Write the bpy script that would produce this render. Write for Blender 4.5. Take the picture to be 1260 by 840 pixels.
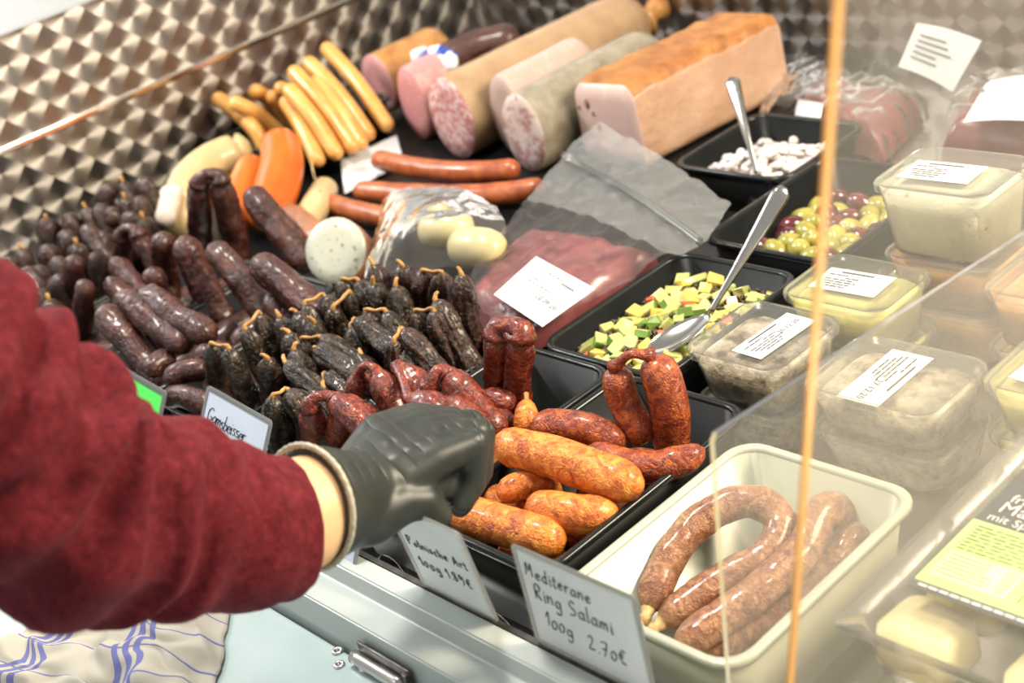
import bpy, bmesh, math, random
from mathutils import Vector, Matrix, noise
random.seed(7)
PI = math.pi
for o in list(bpy.data.objects): bpy.data.objects.remove(o)
SC = bpy.context.scene
COL = SC.collection

# ------------------------------------------------------------------ camera
# world: x runs along the counter, y away from the vendor, z up; z = 0 is the floor of the display case, metres
FPX = 1732.0
AX = Vector((0.6723379, 0.1938643, -0.71440772))      # world x in camera axes (right, down, forward)
AY = Vector((0.70481941, -0.46263477, 0.53777195))
AZ = Vector((-0.22625506, -0.86509289, -0.44768621))
CAM = Vector((1.0, -0.5, 0.8))
cd = bpy.data.cameras.new('camera'); cam = bpy.data.objects.new('camera', cd); COL.objects.link(cam)
cd.sensor_width = 36.0; cd.lens = 36.0 * FPX / 1260.0
cd.clip_start = 0.02
right = Vector((AX.x, AY.x, AZ.x)); down = Vector((AX.y, AY.y, AZ.y)); fwd = Vector((AX.z, AY.z, AZ.z))
cam.matrix_world = Matrix(((right.x, -down.x, -fwd.x, CAM.x), (right.y, -down.y, -fwd.y, CAM.y), (right.z, -down.z, -fwd.z, CAM.z), (0, 0, 0, 1)))
cd.dof.use_dof = True; cd.dof.focus_distance = 1.33; cd.dof.aperture_fstop = 5.0
SC.camera = cam

# ------------------------------------------------------------------ light
wd = bpy.data.worlds.new('overcast'); SC.world = wd; wd.use_nodes = True
bg = wd.node_tree.nodes['Background']; bg.inputs[0].default_value = (1.0, 0.97, 0.93, 1); bg.inputs[1].default_value = 0.40
def area(name, loc, target, size, power, col):
    l = bpy.data.lights.new(name, 'AREA'); l.energy = power; l.size = size; l.color = col
    o = bpy.data.objects.new(name, l); COL.objects.link(o); o.location = loc
    o.rotation_euler = (Vector(target) - Vector(loc)).to_track_quat('-Z', 'Y').to_euler()
    return o
area('stall_lamp', (-0.3, 0.3, 1.9), (0, 0.3, 0), 0.30, 36, (1.0, 0.93, 0.84))
area('daylight', (1.55, 1.2, 1.35), (0.3, 0.4, 0.0), 0.8, 92, (1.0, 0.86, 0.64))
area('window_daylight', (-0.6, -1.5, 1.6), (0, 0, 0), 0.9, 6, (0.82, 0.92, 1.0))
area('backdrop_fill_light', (-1.9, -.2, 1.7), (-2.4, .5, .6), 0.4, 60, (1, .98, .95))  # added fill light that whitens the backdrop, stands for no real lamp
SC.view_settings.view_transform = 'Standard'; SC.view_settings.look = 'None'
SC.view_settings.gamma = 1.0; SC.view_settings.use_curve_mapping = False
SC.view_settings.exposure = 0.12

# ------------------------------------------------------------------ helpers
def rayd(px, py):
    d = Vector((px - 630.0, py - 420.0, FPX)); return Vector((AX.dot(d), AY.dot(d), AZ.dot(d)))
def W(px, py, z):
    d = rayd(px, py); return CAM + d * ((z - CAM.z) / d.z)
def WY(px, py, y):
    d = rayd(px, py); return CAM + d * ((y - CAM.y) / d.y)
def WX(px, py, x):
    d = rayd(px, py); return CAM + d * ((x - CAM.x) / d.x)
def D(px, py, t):
    return CAM + rayd(px, py) * (t / FPX)

def tag(o, label, cat, group=None, kind=None):
    if label: o['label'] = label
    if cat: o['category'] = cat
    if group: o['group'] = group
    if kind: o['kind'] = kind
    return o
def empty(name, loc, label=None, cat=None, group=None):
    o = bpy.data.objects.new(name, None); o.empty_display_size = 0.02; COL.objects.link(o); o.location = loc
    tag(o, label, cat, group); return o
def obj(name, verts, faces, mat, parent=None, org=None, smooth=True, mats=None, fm=None):
    """verts in world coordinates; org = origin of the object in the world"""
    if org is None:
        if parent is not None: org = wloc(parent)
        else:
            n = len(verts); org = Vector((sum(v[0] for v in verts) / n, sum(v[1] for v in verts) / n, min(v[2] for v in verts)))
    org = Vector(org)
    me = bpy.data.meshes.new(name); me.from_pydata([tuple(Vector(v) - org) for v in verts], [], faces)
    for m in (mats or [mat]): me.materials.append(m)
    if fm: me.polygons.foreach_set('material_index', fm)
    if smooth: me.polygons.foreach_set('use_smooth', [True] * len(me.polygons))
    me.update()
    o = bpy.data.objects.new(name, me); COL.objects.link(o)
    if parent is not None:
        o.parent = parent; o.location = org - wloc(parent)
    else: o.location = org
    return o
def wloc(o):
    l = Vector(o.location)
    while o.parent: o = o.parent; l = l + Vector(o.location)
    return l
def struct(o): o['kind'] = 'structure'; return o

class MB:
    def __init__(s): s.v = []; s.f = []; s.m = []
    def add(s, v, f, m=0):
        n = len(s.v); s.v += [Vector(a) for a in v]; s.f += [tuple(i + n for i in q) for q in f]; s.m += [m] * len(f)
    def box(s, a, b, m=0):
        x0, y0, z0 = a; x1, y1, z1 = b
        s.add([(x0,y0,z0),(x1,y0,z0),(x1,y1,z0),(x0,y1,z0),(x0,y0,z1),(x1,y0,z1),(x1,y1,z1),(x0,y1,z1)],
              [(0,3,2,1),(4,5,6,7),(0,1,5,4),(1,2,6,5),(2,3,7,6),(3,0,4,7)], m)
    def obj(s, name, mat, parent=None, org=None, smooth=False, mats=None):
        return obj(name, s.v, s.f, mat, parent, org, smooth, mats, s.m)
def bevel(o, w=0.002, seg=2):
    m = o.modifiers.new('bevel', 'BEVEL'); m.width = w; m.segments = seg; m.limit_method = 'ANGLE'; return o

def catmull(P, n):
    P = [Vector(p) for p in P]
    if len(P) == 2: return [P[0].lerp(P[1], i / (n - 1)) for i in range(n)]
    Q = [2 * P[0] - P[1]] + P + [2 * P[-1] - P[-2]]
    # uniform sampling by segment length
    L = [0]
    for i in range(1, len(P)): L.append(L[-1] + (P[i] - P[i-1]).length)
    out = []
    for k in range(n):
        s = L[-1] * k / (n - 1); i = 0
        while i < len(P) - 2 and s > L[i+1]: i += 1
        t = (s - L[i]) / max(1e-9, L[i+1] - L[i])
        a, b, c, d = Q[i], Q[i+1], Q[i+2], Q[i+3]
        out.append(0.5 * ((2*b) + (c - a)*t + (2*a - 5*b + 4*c - d)*t*t + (3*b - a - 3*c + d)*t*t*t))
    return out
def frames(pts):
    n = len(pts); T = []
    for i in range(n):
        t = pts[min(i+1, n-1)] - pts[max(i-1, 0)]
        T.append(t.normalized() if t.length > 1e-9 else Vector((0, 0, 1)))
    u = T[0].orthogonal().normalized(); F = []
    for i in range(n):
        u = (u - T[i] * u.dot(T[i])); u = u.normalized() if u.length > 1e-6 else T[i].orthogonal().normalized()
        F.append((u.copy(), T[i].cross(u)))
    return T, F
def tube(pts, radii, seg=10, cap=True, disp=None):
    T, F = frames(pts); v = []; f = []
    for i, p in enumerate(pts):
        for k in range(seg):
            a = 2 * PI * k / seg; d = F[i][0] * math.cos(a) + F[i][1] * math.sin(a)
            r = radii[i] if isinstance(radii, (list, tuple)) else radii
            if disp: r += disp(i / (len(pts) - 1), a, p + d * r)
            v.append(p + d * r)
    for i in range(len(pts) - 1):
        for k in range(seg):
            k2 = (k + 1) % seg; f.append((i*seg+k, i*seg+k2, (i+1)*seg+k2, (i+1)*seg+k))
    if cap:
        f.append(tuple(range(seg - 1, -1, -1))); f.append(tuple((len(pts)-1)*seg + k for k in range(seg)))
    return v, f
def nz(p, s, o=0.0): return noise.noise(Vector((p[0]*s + o, p[1]*s - o*1.7, p[2]*s + o*0.6)))

def sausage(pts, r, n=26, seg=14, e0=1.0, e1=1.0, lump=0.06, ridge=0.06, rf=2.4, tip0=0.0, tip1=0.0, seed=None, fine=0.0):
    """casing with rounded ends; e = end roundness length in radii, tip = remaining pinched radius share"""
    if seed is None: seed = random.random() * 40
    P = catmull(pts, 60); L = sum((P[i+1] - P[i]).length for i in range(59))
    # denser rings near ends
    S = []
    for i in range(n):
        t = i / (n - 1); S.append(t if 0.0 < t < 1 else t)
    S = sorted(set([0, .25*r/L, .6*r/L, 1.05*r/L] + [(r*1.3/L) + (1 - 2.6*r/L) * i/(n-1) for i in range(n)] + [1 - 1.05*r/L, 1 - .6*r/L, 1 - .25*r/L, 1])) if L > 3*r else [i/(n-1) for i in range(n)]
    S = [s for s in S if 0 <= s <= 1]
    pts2 = []
    for s in S:
        q = s * 59; i = min(58, int(q)); pts2.append(P[i].lerp(P[i+1], q - i))
    R = []
    for s in S:
        a = min(1, s * L / (r * e0)); b = min(1, (1 - s) * L / (r * e1))
        ra = max(tip0, math.sqrt(max(0, 1 - (1 - a) ** 2))); rb = max(tip1, math.sqrt(max(0, 1 - (1 - b) ** 2)))
        R.append(max(0.02 * r, r * ra * rb))
    T, F = frames(pts2); v = []; f = []
    for i, p in enumerate(pts2):
        for k in range(seg):
            a = 2 * PI * k / seg; c, s_ = math.cos(a), math.sin(a)
            d = F[i][0] * c + F[i][1] * s_
            rr = R[i]
            q = S[i] * L / r
            rr *= 1 + lump * 2 * noise.noise(Vector((c * .8 + seed, s_ * .8, q * .7))) + ridge * 2 * noise.noise(Vector((c * rf, s_ * rf + seed, q * .35))) \
                  + fine * 2 * noise.noise(Vector((c * 3, s_ * 3, q * 3 + seed)))
            v.append(p + d * rr)
    m = len(pts2)
    for i in range(m - 1):
        for k in range(seg):
            k2 = (k + 1) % seg; f.append((i*seg+k, i*seg+k2, (i+1)*seg+k2, (i+1)*seg+k))
    f.append(tuple(range(seg - 1, -1, -1))); f.append(tuple((m-1)*seg + k for k in range(seg)))
    return v, f

def rrect(w, d, r, n=5):
    out = []; r = min(r, w/2 - 1e-4, d/2 - 1e-4)
    for cx, cy, a0 in ((w/2 - r, d/2 - r, 0), (-w/2 + r, d/2 - r, PI/2), (-w/2 + r, -d/2 + r, PI), (w/2 - r, -d/2 + r, 1.5*PI)):
        for k in range(n + 1):
            a = a0 + PI/2 * k / n; out.append((cx + r*math.cos(a), cy + r*math.sin(a)))
    return out
def loft(c, L, cap0=True, cap1=True, rot=0.0, n=5):
    """L: list of (w, d, r, z) around centre c"""
    v = []; f = []; m = 4 * (n + 1); cr, sr = math.cos(rot), math.sin(rot)
    for (w, d, r, z) in L:
        for (x, y) in rrect(w, d, r, n): v.append(Vector((c[0] + x*cr - y*sr, c[1] + x*sr + y*cr, z)))
    for i in range(len(L) - 1):
        for k in range(m):
            k2 = (k + 1) % m; f.append((i*m+k, i*m+k2, (i+1)*m+k2, (i+1)*m+k))
    if cap0: f.append(tuple(range(m - 1, -1, -1)))
    if cap1: f.append(tuple((len(L)-1)*m + k for k in range(m)))
    return v, f
def sphere(c, r, seg=10, rings=7, disp=None):
    c = Vector(c); v = []; f = []; rx, ry, rz = r if isinstance(r, (tuple, list)) else (r, r, r)
    for i in range(rings + 1):
        th = PI * i / rings
        for k in range(seg):
            a = 2*PI*k/seg; d = Vector((math.sin(th)*math.cos(a)*rx, math.sin(th)*math.sin(a)*ry, -math.cos(th)*rz))
            if disp: d *= 1 + disp(d)
            v.append(c + d)
    for i in range(rings):
        for k in range(seg):
            k2 = (k+1) % seg; f.append((i*seg+k, i*seg+k2, (i+1)*seg+k2, (i+1)*seg+k))
    return v, f
def xform(v, M): return [M @ Vector(a) for a in v]

# ------------------------------------------------------------------ materials
def newmat(name):
    m = bpy.data.materials.new(name); m.use_nodes = True; nt = m.node_tree
    b = nt.nodes['Principled BSDF']; return m, nt, b
def L_(nt, a, b): nt.links.new(a, b)
def coords(nt, scale=(1, 1, 1), rnd=True):
    tc = nt.nodes.new('ShaderNodeTexCoord'); mp = nt.nodes.new('ShaderNodeMapping'); mp.inputs['Scale'].default_value = scale
    L_(nt, tc.outputs['Object'], mp.inputs['Vector'])
    if rnd:
        oi = nt.nodes.new('ShaderNodeObjectInfo'); mu = nt.nodes.new('ShaderNodeMath'); mu.operation = 'MULTIPLY'; mu.inputs[1].default_value = 13.0
        L_(nt, oi.outputs['Random'], mu.inputs[0]); L_(nt, mu.outputs[0], mp.inputs['Location'])
    return mp.outputs['Vector']
def noise_n(nt, vec, scale, detail=3, rough=0.5, dist=0.0):
    n = nt.nodes.new('ShaderNodeTexNoise'); n.inputs['Scale'].default_value = scale; n.inputs['Detail'].default_value = detail
    n.inputs['Roughness'].default_value = rough; n.inputs['Distortion'].default_value = dist; L_(nt, vec, n.inputs['Vector']); return n.outputs[0]
def ramp(nt, fac, stops):
    r = nt.nodes.new('ShaderNodeValToRGB'); e = r.color_ramp.elements
    while len(e) < len(stops): e.new(0.5)
    for i, (p, c) in enumerate(stops): e[i].position = p; e[i].color = (*c, 1)
    L_(nt, fac, r.inputs[0]); return r.outputs[0]
def bump(nt, b, h, strength=0.3, dist=0.002):
    n = nt.nodes.new('ShaderNodeBump'); n.inputs['Strength'].default_value = strength; n.inputs['Distance'].default_value = dist
    L_(nt, h, n.inputs['Height']); L_(nt, n.outputs[0], b.inputs['Normal'])
def mottled(name, stops, scale=60, rough=0.4, bscale=250, bstr=0.3, bdist=0.001, detail=4, coat=0.0, spec=0.5, metal=0.0, sss=0.0, dist=0.0, stretch=(1, 1, 1)):
    m, nt, b = newmat(name); v = coords(nt, stretch)
    L_(nt, ramp(nt, noise_n(nt, v, scale, detail, 0.6, dist), stops), b.inputs['Base Color'])
    b.inputs['Roughness'].default_value = rough; b.inputs['Metallic'].default_value = metal
    b.inputs['Specular IOR Level'].default_value = spec; b.inputs['Coat Weight'].default_value = coat; b.inputs['Coat Roughness'].default_value = 0.15
    if sss: b.inputs['Subsurface Weight'].default_value = sss; b.inputs['Subsurface Radius'].default_value = (0.006, 0.002, 0.001)
    if bstr: bump(nt, b, noise_n(nt, v, bscale, 3, 0.6, dist), bstr, bdist)
    return m
def plain(name, c, rough=0.5, metal=0.0, spec=0.5):
    return mottled(name, [(0.3, tuple(x * 0.93 for x in c)), (0.7, c)], 30, rough, bstr=0, metal=metal, spec=spec)
def plastic(name, tint, transp=0.6, rough=0.12, gloss=0.16, bstr=0.0, bscale=60, bdist=0.004):
    """thin translucent plastic: see-through, a little milky, glossy"""
    m, nt, b = newmat(name); nt.nodes.remove(b); out = nt.nodes['Material Output']
    tr = nt.nodes.new('ShaderNodeBsdfTransparent'); tr.inputs[0].default_value = (*[min(1, .5 + .5*t) for t in tint], 1)
    df = nt.nodes.new('ShaderNodeBsdfDiffuse'); df.inputs[0].default_value = (*tint, 1)
    tl = nt.nodes.new('ShaderNodeBsdfTranslucent'); tl.inputs[0].default_value = (*tint, 1)
    gl = nt.nodes.new('ShaderNodeBsdfGlossy'); gl.inputs['Roughness'].default_value = rough
    ad = nt.nodes.new('ShaderNodeMixShader'); ad.inputs[0].default_value = 0.5
    L_(nt, df.outputs[0], ad.inputs[1]); L_(nt, tl.outputs[0], ad.inputs[2])
    mx = nt.nodes.new('ShaderNodeMixShader'); mx.inputs[0].default_value = transp
    L_(nt, ad.outputs[0], mx.inputs[1]); L_(nt, tr.outputs[0], mx.inputs[2])
    fr = nt.nodes.new('ShaderNodeLayerWeight'); fr.inputs[0].default_value = gloss
    m2 = nt.nodes.new('ShaderNodeMixShader'); L_(nt, fr.outputs['Fresnel'], m2.inputs[0])
    L_(nt, mx.outputs[0], m2.inputs[1]); L_(nt, gl.outputs[0], m2.inputs[2]); L_(nt, m2.outputs[0], out.inputs[0])
    if bstr:
        v = coords(nt); n = nt.nodes.new('ShaderNodeBump'); n.inputs['Strength'].default_value = bstr; n.inputs['Distance'].default_value = bdist
        L_(nt, noise_n(nt, v, bscale, 2, 0.5, 1.0), n.inputs['Height'])
        for q in (gl, df, fr): L_(nt, n.outputs[0], q.inputs['Normal'])
    return m
M = {}
def perlage(name, axis):
    """engine-turned stainless steel: lattice of brushed discs"""
    m, nt, b = newmat(name)
    g = nt.nodes.new('ShaderNodeNewGeometry'); sp = nt.nodes.new('ShaderNodeSeparateXYZ'); L_(nt, g.outputs['Position'], sp.inputs[0])
    cb = nt.nodes.new('ShaderNodeCombineXYZ'); L_(nt, sp.outputs[1 if axis == 'x' else 0], cb.inputs[0]); L_(nt, sp.outputs[2], cb.inputs[1])
    mp = nt.nodes.new('ShaderNodeMapping'); mp.inputs['Rotation'].default_value = (0, 0, PI/4); mp.inputs['Scale'].default_value = (18, 18, 1)
    L_(nt, cb.outputs[0], mp.inputs['Vector'])
    vo = nt.nodes.new('ShaderNodeTexVoronoi'); vo.voronoi_dimensions = '2D'; vo.inputs['Randomness'].default_value = 0.0; vo.inputs['Scale'].default_value = 1.0
    L_(nt, mp.outputs[0], vo.inputs['Vector'])
    su = nt.nodes.new('ShaderNodeVectorMath'); su.operation = 'SUBTRACT'; L_(nt, mp.outputs[0], su.inputs[0]); L_(nt, vo.outputs['Position'], su.inputs[1])
    # back to the plane's axes, rotated a quarter turn -> tangent of the concentric scratches
    m2 = nt.nodes.new('ShaderNodeMapping'); m2.inputs['Rotation'].default_value = (0, 0, -PI/4 + PI/2); L_(nt, su.outputs[0], m2.inputs['Vector'])
    s2 = nt.nodes.new('ShaderNodeSeparateXYZ'); L_(nt, m2.outputs[0], s2.inputs[0])
    c2 = nt.nodes.new('ShaderNodeCombineXYZ'); L_(nt, s2.outputs[0], c2.inputs[1 if axis == 'x' else 0]); L_(nt, s2.outputs[1], c2.inputs[2])
    L_(nt, c2.outputs[0], b.inputs['Tangent'])
    b.inputs['Base Color'].default_value = (0.40, 0.37, 0.345, 1)
    b.inputs['Metallic'].default_value = 1.0; b.inputs['Roughness'].default_value = 0.40; b.inputs['Anisotropic'].default_value = 0.8
    bump(nt, b, vo.outputs['Distance'], 0.35, 0.012)
    return m
M['perl_x'] = perlage('engine_turned_steel_a', 'x'); M['perl_y'] = perlage('engine_turned_steel_b', 'y')
M['steel'] = mottled('brushed_steel', [(0.3, (.55, .54, .52)), (0.7, (.66, .65, .62))], 8, 0.28, 400, 0.05, metal=1.0)
M['strip'] = plain('polished_steel_strip', (.88, .87, .82), 0.12, 1.0)
M['white'] = mottled('white_enamel', [(0.2, (0.410, 0.459, 0.443)), (0.6, (0.467, 0.517, 0.492)), (0.9, (0.525, 0.558, 0.525))], 9, 0.28, 300, 0.03)
M['flap'] = mottled('pale_blue_enamel', [(0.25, (.33, .42, .43)), (0.6, (.39, .49, .49)), (0.9, (.46, .54, .53))], 6, 0.25, 300, 0.03)
M['dark'] = mottled('dark_recess', [(0.3, (.010, .010, .009)), (0.7, (.022, .021, .019))], 30, 0.5, bstr=0)
M['black'] = mottled('black_plastic', [(0.3, (.004, .0045, .0045)), (0.7, (.008, .009, .009))], 14, 0.32, 500, 0.06, spec=0.14)
M['rim'] = mottled('black_plastic_rim', [(0.3, (.008, .010, .010)), (0.7, (.014, .017, .017))], 20, 0.22, bstr=0, spec=0.35)
M['white_tray'] = mottled('white_plastic', [(0.3, (.38, .40, .33)), (0.7, (.45, .47, .39))], 10, 0.3, bstr=0, sss=0.1)
M['metal'] = plain('cutlery_steel', (.62, .61, .57), 0.16, 1.0)
M['hinge'] = mottled('worn_hinge_steel', [(0.3, (.07, .065, .06)), (0.7, (.20, .19, .18))], 60, 0.35, 300, 0.2, metal=1.0)
M['polish'] = mottled('orange_smoked_casing', [(0.30, (.30, .045, .010)), (0.46, (.62, .16, .022)), (0.62, (.85, .31, .050)), (0.8, (.92, .42, .10))], 75, 0.36, 210, 1.0, 0.0030, 5, 0.25, sss=0.08, dist=1.2)
M['polish_dark'] = mottled('red_brown_smoked_casing', [(0.30, (.10, .014, .007)), (0.48, (.27, .045, .014)), (0.62, (.46, .11, .022)), (0.8, (.66, .24, .06))], 85, 0.3, 210, 1.0, 0.0030, 5, 0.35, dist=1.2)
M['red'] = mottled('red_dried_casing', [(0.30, (.055, .008, .006)), (0.5, (.15, .022, .012)), (0.66, (.30, .055, .018)), (0.85, (.46, .12, .04))], 90, 0.26, 170, 1.0, 0.0024, 4, 0.5, dist=1.5)
M['gams'] = mottled('black_brown_dried_casing', [(0.34, (.007, .004, .002)), (0.52, (.022, .013, .007)), (0.66, (.070, .038, .015)), (0.82, (.24, .12, .04))], 80, 0.28, 170, 1.0, 0.0035, 4, 0.30, spec=0.5, dist=1.5)
M['gams_brown'] = mottled('dark_brown_dried_casing', [(0.30, (.012, .006, .004)), (0.52, (.036, .016, .010)), (0.68, (.095, .032, .014)), (0.88, (.22, .075, .02))], 80, 0.28, 170, 1.0, 0.0035, 4, 0.30, spec=0.5, dist=1.5)
M['cbrown'] = mottled('maroon_dried_casing', [(0.28, (0.016, 0.004, 0.002)), (0.48, (0.048, 0.011, 0.007)), (0.64, (0.092, 0.024, 0.014)), (0.86, (0.176, 0.064, 0.048))], 70, 0.30, 170, 1.0, 0.0035, 4, 0.30, spec=0.5, dist=1.0)
M['far'] = mottled('dark_wrinkled_casing', [(0.28, (.012, .006, .005)), (0.5, (.040, .018, .014)), (0.68, (.085, .036, .026)), (0.88, (.20, .12, .09))], 70, 0.30, 170, 1.0, 0.0035, 4, 0.30, spec=0.5, dist=1.5)
M['tendon'] = mottled('yellow_casing_end', [(0.3, (.22, .10, .022)), (0.7, (.50, .28, .08))], 90, 0.4, 300, 0.4)
M['wiener'] = mottled('wiener_casing', [(0.25, (0.527, 0.204, 0.043)), (0.55, (0.680, 0.340, 0.085)), (0.8, (0.731, 0.425, 0.145))], 22, 0.33, 300, 0.1, coat=0.2, sss=0.08)
M['longbrown'] = mottled('brown_smoked_casing', [(0.3, (.22, .045, .014)), (0.55, (.36, .095, .030)), (0.8, (.48, .17, .06))], 60, 0.33, 280, 0.4, coat=0.25)
M['cream'] = mottled('cream_casing', [(0.3, (0.493, 0.357, 0.170)), (0.7, (0.578, 0.442, 0.238))], 14, 0.35, bstr=0, coat=0.2, sss=0.1)
M['peel'] = mottled('pink_white_peel', [(0.3, (0.555, 0.405, 0.330)), (0.7, (0.637, 0.555, 0.465))], 40, 0.4, 100, 0.3)
M['orange'] = mottled('orange_casing', [(0.3, (0.518, 0.094, 0.009)), (0.7, (0.619, 0.158, 0.016))], 10, 0.28, bstr=0, coat=0.3, sss=0.05)
M['olive_g'] = mottled('green_olive_skin', [(0.3, (.22, .20, .035)), (0.7, (.40, .36, .08))], 50, 0.25, bstr=0, coat=0.4)
M['olive_p'] = mottled('purple_olive_skin', [(0.3, (.045, .010, .012)), (0.6, (.12, .022, .024)), (0.9, (.24, .05, .03))], 50, 0.22, bstr=0, coat=0.5)
M['zuc'] = mottled('courgette_flesh', [(0.3, (.36, .38, .09)), (0.7, (.56, .55, .22))], 90, 0.4, 400, 0.2, sss=0.1, coat=0.3)
M['zskin'] = mottled('courgette_skin', [(0.3, (.06, .15, .025)), (0.7, (.20, .32, .05))], 120, 0.35, 400, 0.1, coat=0.3)
M['yel'] = mottled('yellow_pepper_flesh', [(0.3, (.66, .46, .06)), (0.7, (.78, .62, .16))], 60, 0.3, bstr=0, coat=0.4)
M['pepper'] = mottled('red_pepper_flesh', [(0.3, (.55, .07, .02)), (0.7, (.75, .20, .09))], 60, 0.3, bstr=0, coat=0.4)
M['lentil'] = mottled('lentil_skin', [(0.3, (.030, .022, .010)), (0.7, (.085, .060, .028))], 200, 0.35, bstr=0, coat=0.3)
M['onion'] = mottled('pale_onion_salad', [(0.3, (0.508, 0.426, 0.410)), (0.6, (0.656, 0.607, 0.590)), (0.9, (0.541, 0.590, 0.426))], 40, 0.35, 200, 0.3, coat=0.3)
M['paper'] = plain('white_paper', (.66, .68, .70), 0.55)
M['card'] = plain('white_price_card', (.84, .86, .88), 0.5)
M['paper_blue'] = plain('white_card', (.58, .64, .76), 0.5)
M['ink'] = plain('black_ink', (.012, .012, .016), 0.5)
M['grey_ink'] = plain('grey_print', (.05, .05, .05), 0.6)
M['sleeve_film'] = plastic('clear_card_sleeve', (.80, .84, .86), 0.55, 0.1, 0.2)
M['bagfilm'] = plastic('milky_bag_film', (.86, .88, .88), 0.74, 0.10, 0.20, 0.35, 34, 0.006)
M['film'] = plastic('clear_bag_film', (.9, .9, .9), 0.93, 0.08, 0.16, 0.35, 34, 0.006)
M['film2'] = plastic('clear_wrapping_film', (.88, .88, .86), 0.90, 0.14, 0.10, 0.35, 34, 0.006)
M['tub'] = plastic('translucent_tub_plastic', (.80, .82, .77), 0.90, 0.16, 0.25)
M['lid'] = plastic('translucent_lid_plastic', (.80, .83, .80), 0.86, 0.18, 0.22)
M['pane'] = plastic('acrylic_pane', (.94, .92, .87), 0.935, 0.03, 0.06)
M['pane_edge'] = plastic('acrylic_pane_edge', (.86, .78, .50), 0.25, 0.1, 0.2)
M['pane_edge_amber'] = plastic('amber_pane_edge', (.90, .56, .20), 0.15, 0.1, 0.2)
M['liver'] = mottled('raw_meat', [(0.3, (.15, .034, .038)), (0.55, (.23, .062, .066)), (0.8, (.34, .12, .115))], 18, 0.28, 60, 0.2, coat=0.5)
M['darkmeat'] = mottled('dark_raw_meat', [(0.3, (.10, .010, .014)), (0.6, (.20, .026, .032)), (0.85, (.36, .10, .10))], 22, 0.3, 60, 0.3, coat=0.5)
M['skin'] = mottled('skin', [(0.3, (.70, .42, .22)), (0.7, (.78, .50, .28))], 12, 0.45, 500, 0.08, 0.0006, sss=0.15)
M['dumpling'] = mottled('pasta_dough', [(0.3, (.72, .60, .28)), (0.7, (.84, .74, .42))], 20, 0.4, 90, 0.2)
M['pack_dark'] = plain('slate_label', (.085, .088, .092), 0.4)
M['pack_green'] = plain('lime_label', (.52, .74, .22), 0.4)
M['pack_lime2'] = plain('pale_lime_label', (.64, .82, .40), 0.4)
M['green_sheet'] = plain('bright_green_card', (.08, .75, .10), 0.5)
M['string'] = mottled('twine', [(0.3, (.42, .28, .12)), (0.7, (.66, .48, .24))], 200, 0.7, 600, 0.5)
M['glove_rim'] = mottled('rolled_glove_rim', [(0.3, (.30, .27, .20)), (0.7, (.56, .52, .42))], 250, 0.5, 500, 0.5)
M['bluewrap'] = mottled('blue_printed_wrap', [(0.46, (.85, .87, .92)), (0.5, (.03, .06, .35))], 22, 0.25, bstr=0)

def glove_mat():
    m, nt, b = newmat('black_nitrile'); v = coords(nt, rnd=False)
    b.inputs['Roughness'].default_value = 0.42; b.inputs['Specular IOR Level'].default_value = 0.45
    L_(nt, ramp(nt, noise_n(nt, v, 25, 3), [(0.3, (.018, .021, .019)), (0.7, (.034, .039, .034))]), b.inputs['Base Color'])
    # stretch folds running round the hand: distance along the arm, bent by noise
    dt = nt.nodes.new('ShaderNodeVectorMath'); dt.operation = 'DOT_PRODUCT'; dt.inputs[1].default_value = GLOVE_AXIS; L_(nt, v, dt.inputs[0])
    ma = nt.nodes.new('ShaderNodeMath'); ma.operation = 'MULTIPLY_ADD'; L_(nt, noise_n(nt, v, 16, 1, 0.4), ma.inputs[0]); ma.inputs[1].default_value = 0.022; L_(nt, dt.outputs['Value'], ma.inputs[2])
    mu = nt.nodes.new('ShaderNodeMath'); mu.operation = 'MULTIPLY'; L_(nt, ma.outputs[0], mu.inputs[0]); mu.inputs[1].default_value = 260.0
    sn = nt.nodes.new('ShaderNodeMath'); sn.operation = 'SINE'; L_(nt, mu.outputs[0], sn.inputs[0])
    ab = nt.nodes.new('ShaderNodeMath'); ab.operation = 'ABSOLUTE'; L_(nt, sn.outputs[0], ab.inputs[0])
    pw = nt.nodes.new('ShaderNodeMath'); pw.operation = 'POWER'; pw.inputs[1].default_value = 0.45; L_(nt, ab.outputs[0], pw.inputs[0])
    ms = nt.nodes.new('ShaderNodeMath'); ms.operation = 'MULTIPLY'; L_(nt, pw.outputs[0], ms.inputs[0]); L_(nt, ramp(nt, noise_n(nt, v, 14, 1, 0.4), [(.42, (0, 0, 0)), (.58, (1, 1, 1))]), ms.inputs[1])
    bump(nt, b, ms.outputs[0], 0.5, 0.004); return m
GLOVE_AXIS = tuple((D(560, 560, 1.12) - D(400, 620, 1.065)).normalized())
M['glove'] = glove_mat()
def cloth_mat():
    m, nt, b = newmat('burgundy_linen'); v = coords(nt, rnd=False)
    L_(nt, ramp(nt, noise_n(nt, v, 130, 5, 0.7), [(0.3, (.055, .004, .007)), (0.55, (.115, .010, .015)), (0.8, (.18, .026, .032))]), b.inputs['Base Color'])
    b.inputs['Roughness'].default_value = 0.9; b.inputs['Specular IOR Level'].default_value = 0.15
    b.inputs['Sheen Weight'].default_value = 0.1; b.inputs['Sheen Tint'].default_value = (.9, .3, .4, 1)
    w = noise_n(nt, coords(nt, (1, 6, 1), False), 120, 4, 0.7); bump(nt, b, w, 0.5, 0.0016); return m
M['linen'] = cloth_mat()
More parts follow.
